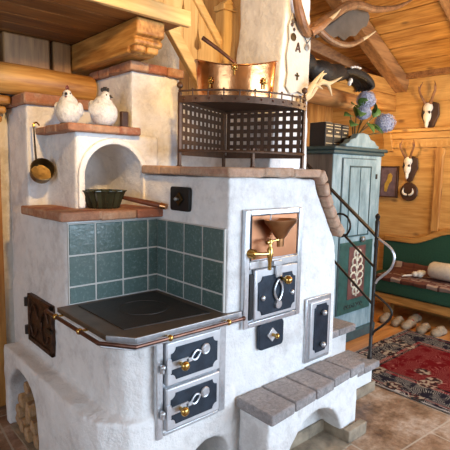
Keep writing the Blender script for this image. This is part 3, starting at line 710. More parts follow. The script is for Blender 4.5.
# railing: posts, sloping bars, ring, scroll
ra = thing('stair_railing', 'dark wrought-iron stair railing with a ring and a scrolled end', 'railing', (2.97, 1.71, .222))
RX = 2.925
rr_ = lambda y_: RX
MB().lathe([(.010, 0), (.018, 0), (.018, .012), (.0125, .02), (.0125, .80), (.016, .82), (.013, .85), (.016, .99), (.010, 1.0), (.015, 1.012), (.018, 1.025), (.012, 1.038), (.003, 1.045)], (RX, 1.685, .222), 14).build('newel_post', M['iron'], ra)
MB().bar((RX, 1.665, 1.09), (RX, 2.6, 1.82), .035, .014).build('handrail', M['iron'], ra, bevel=.003)
for (ya, za, yb, zb) in ((1.685, .885, 2.5, 1.50), (1.685, .62, 2.5, 1.24)): MB().bar((RX, ya, za), (RX, yb, zb), .012, .016).build('sloping_bar', M['iron'], ra, bevel=.002)
MB().bar((RX, 2.0, .42), (RX, 2.0, 1.345), .014, .014).build('baluster', M['iron'], ra, bevel=.002)
MB().bar((RX, 2.35, .62), (RX, 2.35, 1.62), .014, .014).build('baluster', M['iron'], ra, bevel=.002)
q = MB().tube([(RX, 1.985 + .085 * math.cos(a), 1.155 + .085 * math.sin(a)) for a in [2 * PI * i / 24 for i in range(25)]], .008, 8, cap=False); q.build('ring', M['iron'], ra)
sc_ = MB().tube(smoothpath([(RX, 1.665, 1.09), (RX, 1.60, 1.055), (RX, 1.560, 1.02), (RX, 1.545, .97), (RX, 1.565, .90), (RX, 1.62, .84), (RX, 1.66, .80), (RX, 1.672, .775)], 5), .009, 8)
sc_.build('upper_scroll', M['steel'], ra)
MB().tube(smoothpath([(RX, 1.685, .70), (RX, 1.61, .665), (RX, 1.55, .62), (RX, 1.54, .575), (RX, 1.58, .51), (RX, 1.66, .43), (RX, 1.672, .40)], 5), .008, 8).build('lower_scroll', M['iron'], ra)

# ---------------------------------------------------------------- things on the stove
C_ = Vector((1.985, 2.245, 0)); A_ = Vector((1.500, 2.058, 0)); B_ = Vector((2.165, 1.755, 0))
ea, eb = (A_ - C_), (B_ - C_); RAD = ea.length; ea.normalize(); eb.normalize()
rk = thing('corner_rack', 'brown iron corner rack with woven lattice sides on the brick ledge', 'rack', (1.9, 2.0, 1.56))
def arc(r, z, k=20, inset=0.): return [C_ + (ea * math.cos(t) + eb * math.sin(t)) * r + Vector((0, 0, z)) for t in [PI / 2 * i / k for i in range(k + 1)]]
M_ = C_ + (ea + eb) / math.sqrt(2) * RAD
def legmesh(p, top, fin=True):
    mb = MB().bar(p + Vector((0, 0, 1.56)), p + Vector((0, 0, top)), .016, .016, (1, 0, 0))
    mb.cyl(p + Vector((0, 0, 1.56)), p + Vector((0, 0, 1.566)), .015, 10)
    if fin: mb.lathe([(.005, 0), (.008, .01), (.005, .018), (.016, .028), (.018, .038), (.012, .05), (.002, .056)], p + Vector((0, 0, top)), 12)
    return mb
for p, top, fin in ((A_, 1.95, 1), (B_, 1.97, 1), (C_, 1.93, 0), (M_, 1.66, 0)): legmesh(p, top, fin).build('leg', M['browniron'], rk)
for e, d in (('A', ea), ('B', eb)):
    mb = MB(); z0, z1 = 1.632, 1.90; o_ = Vector((0, 0, 0)); nrm = d.cross(Vector((0, 0, 1)))
    P = .0465; k = int((RAD - .03) / P); wv = .024
    for i in range(k + 1):
        c = C_ + d * (.02 + i * P + wv / 2)
        pts_ = [c + Vector((0, 0, z0 + (z1 - z0) * j / 8)) for j in range(9)]
        for a, b_ in zip(pts_[:-1], pts_[1:]): mb.bar(a + nrm * .002, b_ + nrm * .002, wv, .002, nrm)
    kz = int((z1 - z0) / P)
    for i in range(kz + 1):
        z = z0 + i * P + wv / 2
        mb.bar(C_ + d * .02 - nrm * .0015 + Vector((0, 0, z)), C_ + d * (RAD - .005) - nrm * .0015 + Vector((0, 0, z)), .002, wv, (0, 0, 1))
    mb.build('lattice_side', M['browniron'], rk)
    for z in (1.628, 1.905): MB().bar(C_ + d * .0 + Vector((0, 0, z)), C_ + d * RAD + Vector((0, 0, z)), .012, .018).build('side_rail', M['browniron'], rk)
pl = [tuple(p.xy) for p in arc(RAD + .012, 0)] + [tuple(C_.xy)]
MB().prism(pl, 2, 1.910, 1.922).build('top_shelf', M['browniron'], rk, bevel=.002)
MB().tube(arc(RAD + .01, 1.642), .008, 6).build('bottom_rail', M['browniron'], rk)
q = MB(); ar = arc(RAD + .014, 0)
for a, b_ in zip(ar[:-1], ar[1:]): q.bar(a + Vector((0, 0, 1.911)), b_ + Vector((0, 0, 1.911)), .006, .036)
q.tube(arc(RAD + .012, 1.955), .005, 6)
for i in range(1, 10):
    p = C_ + (ea * math.cos(PI / 2 * i / 10) + eb * math.sin(PI / 2 * i / 10)) * (RAD + .012); q.cyl(p + Vector((0, 0, 1.92)), p + Vector((0, 0, 1.955)), .004, 6); q.sph(p + Vector((0, 0, 1.961 if i % 2 else 1.956)), .007, n=8, k=6)
q.build('gallery_rail', M['browniron'], rk)
for i in range(12):
    t_ = PI / 2 * (i + .5) / 12; p = C_ + (ea * math.cos(t_) + eb * math.sin(t_)) * (RAD + .018); MB().sph(p + Vector((0, 0, 1.913)), .006, n=8, k=6).build('rivet', M['dkcopper'], rk)
# copper pan
pc = Vector((1.838, 1.988, 1.9225)); rgt = Vector((.745, -.667, 0)); bk = Vector((.667, .745, 0))
cpan = thing('copper_pan', 'oval hammered copper pan with a dipping rim on the iron rack', 'pan', pc)
mb = MB(); n = 56; prof_ = [(.80, 0.0), (.90, .004), (.925, .03), (.955, .08), (1.0, 1.0)]
rings = []
def prim(t): return .172 + .052 * abs(math.cos(t)) ** 2.2
for (r_, zz) in [(.0, .0), (.78, 0), (.88, .006), (.92, .05), (.955, .13)]:
    rings.append([pc + rgt * (.232 * r_ * math.cos(2 * PI * j / n)) + bk * (.165 * r_ * math.sin(2 * PI * j / n)) + Vector((0, 0, zz)) for j in range(n)])
for r_, dz in ((.985, 0), (1.02, .004), (1.02, .008), (.985, .007), (.965, -.004)):
    rings.append([pc + rgt * (.232 * r_ * math.cos(2 * PI * j / n)) + bk * (.165 * r_ * math.sin(2 * PI * j / n)) + Vector((0, 0, prim(2 * PI * j / n) + dz)) for j in range(n)])
for r_, zz in ((.93, .06), (.88, .02), (.0, .015)):
    rings.append([pc + rgt * (.232 * r_ * math.cos(2 * PI * j / n)) + bk * (.165 * r_ * math.sin(2 * PI * j / n)) + Vector((0, 0, zz)) for j in range(n)])
vs = [v for r_ in rings for v in r_]; fs = [(i * n + j, i * n + (j + 1) % n, (i + 1) * n + (j + 1) % n, (i + 1) * n + j) for i in range(len(rings) - 1) for j in range(n)]
mb.add(vs, fs).build('pan_bowl', M['copper'], cpan)
for ang, zz in ((-PI / 2 - .66, .10), (-PI / 2 + .72, .10), (-PI / 2 - .05, .165)):
    q = MB(); c0 = pc + rgt * (.232 * .965 * math.cos(ang)) + bk * (.165 * .965 * math.sin(ang)) + Vector((0, 0, zz)); out = (c0 - pc); out.z = 0; out.normalize()
    q.sph(c0 + out * .002, .011, n=10, k=8)
    for k_ in range(7):
        a = 2 * PI * k_ / 7; tg = Vector((-out.y, out.x, 0)); q.sph(c0 + out * .004 + tg * .013 * math.cos(a) + Vector((0, 0, .015 * math.sin(a))), .0065, n=8, k=6)
    q.cyl(c0 + out * .006 + Vector((0, 0, -.02)), c0 + out * .006 + Vector((0, 0, -.04)), .006, 8)
    q.build('brass_mount', M['brass'], cpan)
ld = thing('copper_ladle', 'copper ladle leaning in the oval pan with its long handle up left', 'ladle', (1.86, 2.03, 2.0))
MB().tube([(1.735, 2.165, 2.295), (1.80, 2.10, 2.232), (1.872, 2.03, 2.155), (1.895, 2.005, 2.06)], [.013, .011, .009, .007], 12).build('handle', M['dkcopper'], ld)
MB().lathe([(.002, -.035), (.025, -.028), (.04, -.005), (.042, .012), (.037, .012), (.02, -.02)], (1.90, 2.0, 2.045), 18).build('ladle_bowl', M['copper'], ld)

# hens
def hen(loc, face, s, label, flip):
    h = thing('hen_figurine', label, 'figurine', loc, None)
    R = Matrix.Rotation(face, 3, 'Z'); L = Vector(loc)
    P = lambda x, y_, z: L + R @ Vector((x * s, y_ * s, z * s * 1.16))   # hen faces local +x
    b_ = MB(); b_.sph(P(0, 0, .066), (.078 * s, .072 * s, .078 * s), R, 24, 16)
    b_.sph(P(-.005, 0, .10), (.06 * s, .056 * s, .06 * s), R, 20, 12)
    b_.sph(P(.012, 0, .145), (.028 * s, .026 * s, .032 * s), R, 16, 12)
    b_.tube([P(.0, 0, .09), P(.010, 0, .15)], [.045 * s, .025 * s], 16)
    if flip: b_.tube([P(-.03, 0, .085), P(-.07, 0, .11), P(-.085, 0, .125)], [.035 * s, .02 * s, .008 * s], 12)
    o = b_.build('body', M['hen'], h); organic(o, .005, 4); bake(o); o.data.polygons.foreach_set('use_smooth', [True] * len(o.data.polygons))
    c_ = MB()
    for i in range(4): c_.sph(P(.026 - i * .012, 0, .178 + .006 * math.sin(i)), (.009 * s, .005 * s, .012 * s), R, 10, 6)
    c_.build('comb', M['henred'] if not flip else M['dark'], h)
    MB().tube([P(.034, 0, .148), P(.056, 0, .142)], [.010 * s, .001 * s], 8).build('beak', M['dark'], h)
    MB().sph(P(.036, 0, .128), (.008 * s, .009 * s, .014 * s), R, 10, 6).build('wattle', M['henred'], h)
    for sg in (1, -1): MB().sph(P(.026, sg * .021, .152), .0045 * s, n=8, k=6).build('eye', M['dark'], h)
    for sg in (1, -1):
        w_ = MB(); w_.sph(P(-.014, sg * .062, .078), (.05 * s, .018 * s, .042 * s), R, 16, 10); w_.build('wing', M['hen'], h)
    MB().lathe([(.045 * s, 0), (.05 * s, .004), (.045 * s, .01)], L, 20).build('base', M['oldbrass'], h)
    if flip: MB().sph(P(-.072, 0, .105), (.022 * s, .010 * s, .03 * s), R, 12, 8).build('tail', M['hen'], h)
hen((1.062, 2.47, 1.768), -2.25, .93, 'white ceramic hen facing forward, at the left end of the brick shelf', False)
hen((1.245, 2.42, 1.768), -.9, .98, 'white ceramic hen turned to the right, above the arched niche', True)
MB_ = MB().box((1.345, 2.40, 1.769), (1.39, 2.43, 1.865)); tag(MB_.build('dark_block', M['shield'], bevel=.006), 'small dark upright block behind the right-hand white hen', 'block')  # plain dark box, taller than wide, behind the hen
# ladle hanging at left
dp = thing('hanging_scoop', 'old brass scoop hanging by a long handle at the left of the niche block', 'scoop', (.945, 2.70, 1.44))
MB().tube(smoothpath([(.990, 2.70, 1.775), (.972, 2.695, 1.79), (.955, 2.69, 1.78), (.955, 2.688, 1.76)], 4), .005, 6).build('hook', M['brass'], dp)
MB().tube([(.955, 2.688, 1.77), (.955, 2.685, 1.70), (.957, 2.675, 1.60), (.957, 2.665, 1.55)], [.004, .005, .006, .007], 8).build('handle', M['iron'], dp)
Rr = Euler((0, math.radians(-68), math.radians(80))).to_matrix()
MB().lathe([(.002, 0), (.050, 0), (.058, .006), (.062, .075), (.066, .078), (.060, .080), (.054, .010), (.002, .006)], (.975, 2.66, 1.50), 26, Rr).build('scoop_bowl', M['oldbrass'], dp)
# fluted mould with a long handle
mo = thing('fluted_cake_mould', 'dark green fluted cake mould in front of the arched niche', 'cake mould', (1.19, 2.33, 1.327))
mb = MB(); n = 64; rings = []
for r_, z in ((.0, .0), (.062, 0), (.068, .006), (.082, .05), (.092, .075), (.098, .080), (.098, .084), (.088, .082), (.07, .05), (.055, .012), (.028, .012), (.018, .07), (.0, .072)):
    rings.append([Vector((1.192, 2.33, 1.327)) + Vector((1.2 * r_ * (1 + (.06 if r_ > .05 else 0) * math.cos(16 * 2 * PI * j / n)) * math.cos(2 * PI * j / n), 1.2 * r_ * (1 + (.06 if r_ > .05 else 0) * math.cos(16 * 2 * PI * j / n)) * math.sin(2 * PI * j / n), z * 1.15)) for j in range(n)])
mb.add([v for q_ in rings for v in q_], [(i * n + j, i * n + (j + 1) % n, (i + 1) * n + (j + 1) % n, (i + 1) * n + j) for i in range(len(rings) - 1) for j in range(n)])
mb.build('mould_body', M['mould'], mo)
hd_ = thing('wooden_spoon', 'long dark wooden spoon handle lying over the brick ledge beside the green mould', 'spoon', (1.38, 2.25, 1.33))
MB().tube([(1.275, 2.335, 1.388), (1.33, 2.26, 1.372), (1.385, 2.17, 1.355), (1.428, 2.095, 1.342)], [.009, .013, .016, .014], 12).build('handle', M['handlewood'], hd_)
MB().sph((1.268, 2.345, 1.390), (.02, .013, .008), Euler((0, .1, -.5)).to_matrix(), 12, 8).build('spoon_bowl', M['handlewood'], hd_)
MB().tube([(1.418, 2.112, 1.345), (1.434, 2.085, 1.340)], [.019, .016], 12).build('end_cap', M['copper'], hd_)
# firewood
logspots = [(2.40, .035, .05, 0), (2.51, .035, .05, 1), (2.615, .04, .05, 0), (2.715, .035, .045, 1), (2.45, .118, .048, 2), (2.565, .122, .05, 0), (2.675, .122, .048, 1), (2.50, .205, .048, 2), (2.61, .21, .05, 1), (2.57, .295, .045, 0)]
wl = ['bottom log at the near end of the firewood stack', 'second bottom log from the near end of the firewood stack', 'third bottom log of the firewood stack', 'bottom log at the far end of the firewood stack', 'second-row log at the near end of the firewood stack', 'middle log in the second row of the firewood stack', 'second-row log at the far end of the firewood stack', 'near log of the third firewood row', 'far log of the third firewood row', 'topmost log of the firewood stack in the arch']
for (y_, z, r_, k_), lb in zip(logspots, wl):
    y_ += .035; r_ *= .93
    a0 = random.uniform(0, 6.28); poly = []
    if k_ == 0: poly = [(y_ + r_ * math.cos(a0 + 2 * PI * i / 10), z + r_ * .92 * math.sin(2 * PI * i / 10 + a0)) for i in range(10)]
    elif k_ == 1: poly = [(y_ - r_ * .9, z - r_ * .6), (y_ + r_ * .2, z - r_ * .8), (y_ + r_, z - r_ * .1), (y_ + r_ * .6, z + r_ * .7), (y_ - r_ * .1, z + r_)]
    else: poly = [(y_ - r_ * .8, z - r_ * .8), (y_ + r_ * .9, z - r_ * .5), (y_ + r_ * .3, z + r_ * .9), (y_ - r_ * .5, z + r_ * .6)]
    zmin = min(p[1] for p in poly)
    if z < .05: poly = [(a, b_ - zmin + .0125) for a, b_ in poly]
    o = MB().prism(poly, 0, .812 + random.uniform(0, .03), 1.2).build('firewood_log', M['log'], bevel=.006)
    tag(o, 'split ' + lb, 'firewood', 'firewood in the arched store')

# ---------------------------------------------------------------- antlers and ornaments on the chimney
def antlertube(mb, pts, rs, n=10, k=6):
    sp_ = smoothpath(pts, k); mb.tube(sp_, lerpr(rs, len(sp_)), n)
an = thing('antlers', 'large brown branching antlers mounted high on the white chimney', 'antlers', (2.38, 1.93, 2.4))
mb = MB(); antlertube(mb, [(2.225, 1.90, 2.66), (2.24, 1.9, 2.56), (2.27, 1.9, 2.49), (2.315, 1.91, 2.435), (2.385, 1.93, 2.405), (2.45, 1.955, 2.44)], [.024, .026, .03, .032, .03, .026]); mb.build('main_beam', M['antler'], an)
mb = MB(); antlertube(mb, [(2.40, 1.91, 2.405), (2.46, 1.88, 2.45), (2.54, 1.87, 2.51)], [.026, .022, .014]); t1 = mb.build('brow_tine', M['antler'], an)
mb = MB(); antlertube(mb, [(2.53, 1.87, 2.505), (2.59, 1.87, 2.55), (2.64, 1.87, 2.595)], [.014, .009, .002]); mb.build('pale_tip', M['antlertip'], t1)
mb = MB(); antlertube(mb, [(2.42, 1.95, 2.43), (2.52, 1.99, 2.49), (2.60, 2.0, 2.475), (2.70, 2.0, 2.445), (2.84, 2.0, 2.435), (2.98, 2.0, 2.462), (3.11, 2.0, 2.52)], [.025, .026, .026, .025, .024, .02, .015]); t2 = mb.build('curved_tine', M['antler'], an)
mb = MB(); antlertube(mb, [(3.10, 2.0, 2.515), (3.2, 2.0, 2.565), (3.29, 2.0, 2.618)], [.015, .009, .002]); mb.build('pale_tip', M['antlertip'], t2)
mb = MB(); antlertube(mb, [(2.44, 1.96, 2.43), (2.70, 2.08, 2.56), (2.865, 2.1, 2.654), (3.018, 2.1, 2.75), (3.185, 2.1, 2.806), (3.38, 2.1, 2.823), (3.587, 2.1, 2.871), (3.806, 2.1, 2.946), (4.05, 2.1, 3.07)], [.03, .034, .036, .036, .032, .028, .024, .018, .004]); mb.build('upper_beam', M['antler'], an)
pp = [(2.79, 2.50), (2.90, 2.545), (2.988, 2.535), (3.06, 2.57), (3.14, 2.55), (3.21, 2.60), (3.29, 2.615), (3.37, 2.69), (3.44, 2.72), (3.475, 2.80), (3.44, 2.845), (3.256, 2.83), (3.103, 2.74), (2.958, 2.64), (2.795, 2.56)]
o = MB().prism(pp, 1, 2.17, 2.195).build('palm', M['palm'], an, bevel=.01)
sm_ = thing('small_antlers', 'small pale branching antlers fixed to the chimney edge beside the iron rack', 'antlers', (2.36, 1.9, 2.0))
mb = MB(); antlertube(mb, [(2.36, 1.965, 1.985), (2.345, 1.90, 2.0), (2.385, 1.88, 2.071), (2.437, 1.88, 2.128), (2.506, 1.88, 2.189)], [.024, .023, .018, .011, .002]); antlertube(mb, [(2.385, 1.88, 2.078), (2.44, 1.88, 2.088), (2.503, 1.88, 2.074)], [.014, .010, .002]); mb.build('antler', M['antlertip'], sm_)
mb = MB(); antlertube(mb, [(2.38, 1.95, 1.995), (2.452, 1.95, 2.032), (2.511, 1.95, 2.09), (2.572, 1.95, 2.136), (2.671, 1.95, 2.143), (2.806, 1.95, 2.202)], [.024, .022, .019, .02, .013, .002]); antlertube(mb, [(2.62, 1.95, 2.138), (2.66, 1.95, 2.12), (2.70, 1.95, 2.061)], [.014, .012, .002]); antlertube(mb, [(2.55, 1.95, 2.125), (2.58, 1.95, 2.18), (2.63, 1.95, 2.20)], [.014, .010, .002]); mb.build('antler', M['antlertip'], sm_)
MB().sph((2.37, 1.955, 1.99), (.04, .03, .035), n=14, k=10).build('skull_plate', M['antler'], sm_)
# white felt hanging with small charms
YO = 1.945
hg = thing('white_felt_hanging', 'white felt hanging with scalloped edge pinned to the chimney front', 'wall hanging', (2.32, YO, 2.1))
M['felt_white'] = plain('white_felt', (.62, .59, .53), .95, bumpy=.3, bs=60, vary=.1)
pp = [(2.255, 2.50), (2.225, 2.42), (2.235, 2.34), (2.215, 2.25), (2.23, 2.14), (2.215, 2.06), (2.26, 2.02), (2.33, 2.045), (2.39, 2.03), (2.435, 2.07), (2.43, 2.2), (2.44, 2.34), (2.425, 2.45), (2.34, 2.50)]
MB().prism(pp, 1, 1.942, 1.952).build('felt', M['felt_white'], hg, bevel=.003)
q = MB(); q.sph((2.255, 1.936, 2.452), (.016, .006, .012), Euler((0, .5, 0)).to_matrix(), 10, 6).sph((2.275, 1.936, 2.465), (.014, .006, .01), Euler((0, -.5, 0)).to_matrix(), 10, 6); q.build('bow_charm', M['palm'], hg)
q = MB().lathe([(.002, 0), (.022, 0), (.024, .006), (.002, .009)], (2.265, 1.942, 2.36), 18, Matrix.Rotation(PI / 2, 3, 'X')); q.build('round_charm', M['oldbrass'], hg)
q = MB().bar((2.292, 1.938, 2.28), (2.312, 1.938, 2.335), .006, .007, (0, 1, 0)).bar((2.332, 1.938, 2.28), (2.312, 1.938, 2.335), .006, .007, (0, 1, 0)).bar((2.298, 1.938, 2.297), (2.326, 1.938, 2.297), .006, .008, (0, 0, 1)); q.build('letter_charm', M['shield'], hg)
q = MB().bar((2.312, 1.938, 2.11), (2.312, 1.938, 2.155), .006, .010, (0, 1, 0)).bar((2.294, 1.938, 2.138), (2.330, 1.938, 2.138), .006, .010, (0, 0, 1)); q.build('cross_charm', M['oldbrass'], hg)
q = MB().sph((2.25, 1.938, 2.43), (.012, .005, .012), n=10, k=6).sph((2.27, 1.938, 2.405), (.01, .005, .01), n=10, k=6); q.build('stud', M['shield'], hg)
nk = thing('pendant_necklace', 'dark cord necklace with a round pewter pendant hanging from the antlers', 'necklace', (2.39, 1.93, 2.36))
MB().tube([(2.325, 1.925, 2.415), (2.36, 1.93, 2.38), (2.393, 1.934, 2.345), (2.415, 1.93, 2.375), (2.44, 1.925, 2.41)], .0035, 6).build('cord', M['cord'], nk)
MB().lathe([(.002, 0), (.020, 0), (.021, .005), (.002, .008)], (2.393, 1.936, 2.322), 16, Matrix.Rotation(PI / 2, 3, 'X')).build('pendant', M['pewter'], nk)

# ---------------------------------------------------------------- black grouse on a log
tag(MB().tube([(2.75, 2.68, 2.253), (3.3, 2.68, 2.248), (3.8, 2.68, 2.238), (4.36, 2.69, 2.23)], [.09, .09, .085, .075], 16).build('perch_log', M['darkbeam']), 'grey brown round log under the mounted black bird', 'log')
gr = thing('mounted_grouse', 'mounted black grouse with curved tail and white underfeathers on the log', 'bird', (3.35, 2.47, 2.27))
mb = MB(); mb.sph((3.28, 2.47, 2.375), (.20, .10, .095), Euler((0, .05, 0)).to_matrix(), 24, 14); mb.sph((3.05, 2.47, 2.42), (.10, .07, .08), n=18, k=12); mb.tube([(3.1, 2.47, 2.41), (2.98, 2.47, 2.47), (2.94, 2.47, 2.53)], [.07, .05, .04], 14); mb.sph((2.93, 2.47, 2.55), (.055, .04, .042), n=14, k=10)
mb.tube([(3.36, 2.47, 2.38), (3.5, 2.47, 2.405), (3.6, 2.47, 2.41)], [.085, .075, .05], 14)
o = mb.build('body', M['feather'], gr); organic(o, .012, 4); bake(o); o.data.polygons.foreach_set('use_smooth', [True] * len(o.data.polygons))
mb = MB()
for i, dy in enumerate((-.048, -.032, -.016, 0, .016, .032, .048)):
    antlertube(mb, [(3.5, 2.47 + dy * .5, 2.41), (3.64, 2.47 + dy, 2.445 - abs(dy) * .3), (3.78, 2.47 + dy * 1.3, 2.435 - abs(dy) * .3), (3.88, 2.47 + dy * 1.5, 2.40 - abs(dy) * .3), (3.935, 2.47 + dy * 1.6, 2.34), (3.925 - abs(dy) * .5, 2.47 + dy * 1.6, 2.285 + abs(dy) * .4)], [.02, .03, .034, .034, .024, .004], 10)
mb.build('tail_feathers', M['feather'], gr)
q = MB()
for x, z in ((3.60, 2.458), (3.64, 2.468), (3.68, 2.472), (3.72, 2.470)): q.sph((x, 2.40, z), (.018, .014, .010), n=8, k=6)
for x, z in ((3.62, 2.35), (3.60, 2.325)): q.sph((x, 2.42, z), (.016, .02, .024), n=8, k=6)
q.build('white_underfeathers', M['white'], gr)
q = MB()
for x in (3.24, 3.34): q.tube([(x, 2.47, 2.30), (x + .01, 2.47, 2.268)], .016, 8)
q.build('feet', M['palm'], gr)
MB().tube([(2.88, 2.47, 2.55), (2.84, 2.47, 2.535)], [.016, .003], 8).build('beak', M['dark'], gr)

gr.scale = (1.07,) * 3; gr.location = (3.35 * 1.07, 2.645, 1.54 + (2.27 - 1.54) * 1.07 + .0)

# ---------------------------------------------------------------- painted cabinet
cb = thing('painted_cupboard', 'tall weathered teal painted cupboard with a floral red lower panel', 'cupboard', (3.64, 2.55, 0))
Y0 = 2.33
MB().box((3.27, Y0, .10), (4.03, 2.80, 1.70)).build('carcass', M['cabdark'], cb, bevel=.006)
MB().box((3.27, Y0 - .012, .10), (3.395, Y0, 1.70)).box((3.945, Y0 - .012, .10), (4.03, Y0, 1.70)).box((3.395, Y0 - .012, 1.67), (3.945, Y0, 1.70)).box((3.395, Y0 - .012, .10), (3.945, Y0, .27)).build('face_frame', M['cab'], cb, bevel=.004)
MB().box((3.25, Y0 - .035, 0), (4.05, 2.82, .10)).build('base_moulding', M['cabline'], cb, bevel=.012)
MB().box((3.235, Y0 - .05, 1.735), (4.075, 2.84, 1.765)).box((3.25, Y0 - .03, 1.70), (4.055, 2.82, 1.735)).build('cornice', M['cabline'], cb, bevel=.01)
crest = [(3.42, 1.765), (3.94, 1.765), (3.945, 1.79), (3.90, 1.80), (3.87, 1.83), (3.80, 1.845), (3.76, 1.885), (3.68, 1.895), (3.60, 1.885), (3.565, 1.845), (3.49, 1.83), (3.46, 1.80), (3.415, 1.79)]
MB().prism(crest, 1, Y0 - .03, Y0 + .04).build('crest', M['cab'], cb, bevel=.008)
dr = MB().box((3.41, Y0 - .022, .275), (3.935, Y0 - .001, 1.665)).build('door', M['cab'], cb, bevel=.004)
q = MB()
for lo, hi in (((3.50, .98), (3.515, 1.60)), ((3.835, .98), (3.85, 1.60)), ((3.50, 1.59), (3.85, 1.605)), ((3.50, .975), (3.85, .99)), ((3.668, .99), (3.674, 1.59))): q.box((lo[0], Y0 - .026, lo[1]), (hi[0], Y0 - .02, hi[1]))
q.build('panel_moulding', M['cabline'], dr)
MB().box((3.41, Y0 - .0235, .275), (3.935, Y0 - .0215, .93)).build('green_field', M['cabgreen'], dr)
rp_ = MB().box((3.55, Y0 - .028, .40), (3.815, Y0 - .0225, .885)).build('red_panel', M['cabred'], dr, bevel=.002)
q = MB(); yq = Y0 - .03
def flat(pts, r_): q.tube([(x, yq, z) for x, z in pts], r_, 6)
cx_ = 3.68
for k_ in range(6):
    z = .455 + k_ * .068; wd = (.04, .07, .088, .085, .065, .04)[k_]
    for sg in (1, -1):
        flat([(cx_ + sg * (.012 + wd * (.5 + .5 * math.cos(a))), z + .034 * math.sin(a) * 1.0 + .02) for a in [PI - i * 2 * PI / 12 for i in range(11)]], .0075)
flat([(cx_, .42), (cx_ + .006, .55), (cx_ - .006, .70), (cx_, .87)], .008)
q.build('white_floral_ornament', M['cream'], rp_)
q = MB()
for i in range(7): q.tube([(3.53 + i * .043 + .016 * math.cos(a), yq + .006, .335 + .004 * i * 0 + .018 * math.sin(a)) for a in [j * PI * 1.5 / 6 + i for j in range(7)]], .004, 5)
q.build('painted_script', M['dark'], dr)
MB().sph((3.735, Y0 - .045, .945), (.028, .02, .028), n=14, k=10).cyl((3.74, Y0 - .02, .945), (3.74, Y0 - .04, .945), .01, 10).build('door_knob', M['pewter'], dr)
MB().box((3.925, Y0 - .03, 1.49), (3.945, Y0 - .015, 1.535)).build('keyhole_plate', M['black'], dr)
# books
for i, lb in enumerate(('leftmost of three black gilt-banded books on the painted cupboard', 'middle one of three black gilt-banded books on the painted cupboard', 'rightmost of three black gilt-banded books on the painted cupboard')):
    x0 = 3.175 + .12 + i * .118; h_ = .205 - (0, .004, .008)[i]
    bk_ = thing('book', lb, 'book', (x0 + .055, 2.50, 1.765), 'books on the cupboard')
    MB().box((x0, 2.43, 1.765), (x0 + .112, 2.60, 1.765 + h_)).build('cover', M['bookleather'], bk_, bevel=.006)
    MB().box((x0 + .008, 2.44, 1.7655 + h_ - .001), (x0 + .104, 2.595, 1.767 + h_)).build('pages', M['paper'], bk_)
    q = MB()
    for z in (.025, .085, .094, .155, .18): MB().box((x0 + .012, 2.427, 1.765 + z), (x0 + .100, 2.431, 1.765 + z + .005)).build('gilt_band', M['gold'], bk_)
    q.box((x0 + .035, 2.427, 1.765 + .122), (x0 + .077, 2.431, 1.765 + .132))
    q.build('gilt_title', M['gold'], bk_)
# hydrangeas
ho = MB().lathe([(.001, 0), (.06, 0), (.085, .06), (.095, .10), (.085, .115), (.078, .11), (.06, .03)], (3.80, 2.47, 1.765), 24).build('flower_pot', M['pot'], bevel=.0)
tag(ho, 'dark wicker flower pot behind the cupboard crest', 'flower pot')
fl = thing('hydrangea_bouquet', 'bouquet of blue lilac hydrangeas with green leaves on the painted cupboard', 'flowers', (3.80, 2.47, 1.83))
heads = [(3.80, 2.37, 2.20, .075), (3.78, 2.38, 2.085, .06), (4.12, 2.36, 2.02, .09)]
for hx, hy, hz, hr in heads:
    q = MB()
    for i in range(170):
        z = 1 - 2 * (i + .5) / 170; t_ = i * 2.39996; r_ = math.sqrt(1 - z * z); d = Vector((r_ * math.cos(t_), r_ * math.sin(t_), z)); c = Vector((hx, hy, hz)) + Vector((d.x, d.y, d.z * .9)) * hr * random.uniform(.82, 1.14)
        a = d.orthogonal().normalized(); a = Matrix.Rotation(random.uniform(0, 6), 3, d) @ a; b_ = d.cross(a); s_ = .0185
        for u_, v_ in ((a, b_), (-a, -b_), (b_, -a), (-b_, a)):
            q.add([c, c + (u_ + v_ * .5) * s_ * .8 + d * .003, c + u_ * s_ * 1.15 + v_ * s_ * 1.15 + d * .004 * random.uniform(-1, 1), c + (v_ + u_ * .5) * s_ * .8 + d * .003], [(0, 1, 2, 3)])
    fh = q.build('flower_head', M['petal'], fl, smooth=0)
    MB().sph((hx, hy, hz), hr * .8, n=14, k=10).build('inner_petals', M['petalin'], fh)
for tx, ty, tz in [(h_[0], h_[1], h_[2] - h_[3]) for h_ in heads] + [(3.63, 2.42, 2.06), (3.73, 2.42, 2.15), (4.0, 2.42, 2.06), (3.93, 2.40, 1.99), (3.68, 2.40, 1.97)]:
    MB().tube(smoothpath([(3.80 + random.uniform(-.03, .03), 2.47, 1.84), ((3.80 + tx) / 2, (2.47 + ty) / 2, (1.84 + tz) / 2 + .02), (tx, ty, tz)], 4), .006, 6).build('stem', M['stem'], fl)
def leaf(c, d, up_, L_, W_):
    c, d, up_ = Vector(c), Vector(d).normalized(), Vector(up_).normalized(); s_ = d.cross(up_).normalized(); q = MB(); n = 8; vs = []
    for i in range(n + 1):
        t_ = i / n; w_ = W_ * math.sin(PI * t_ ** .8) ; p = c + d * L_ * t_ - up_ * .25 * L_ * t_ * t_
        vs += [p - s_ * w_ + up_ * w_ * .25, p, p + s_ * w_ + up_ * w_ * .25]
    fs = []
    for i in range(n): fs += [(3 * i, 3 * i + 1, 3 * i + 4, 3 * i + 3), (3 * i + 1, 3 * i + 2, 3 * i + 5, 3 * i + 4)]
    o = q.add(vs, fs).build('leaf', M['leaf'], fl); sd = o.modifiers.new('t', 'SOLIDIFY'); sd.thickness = .002
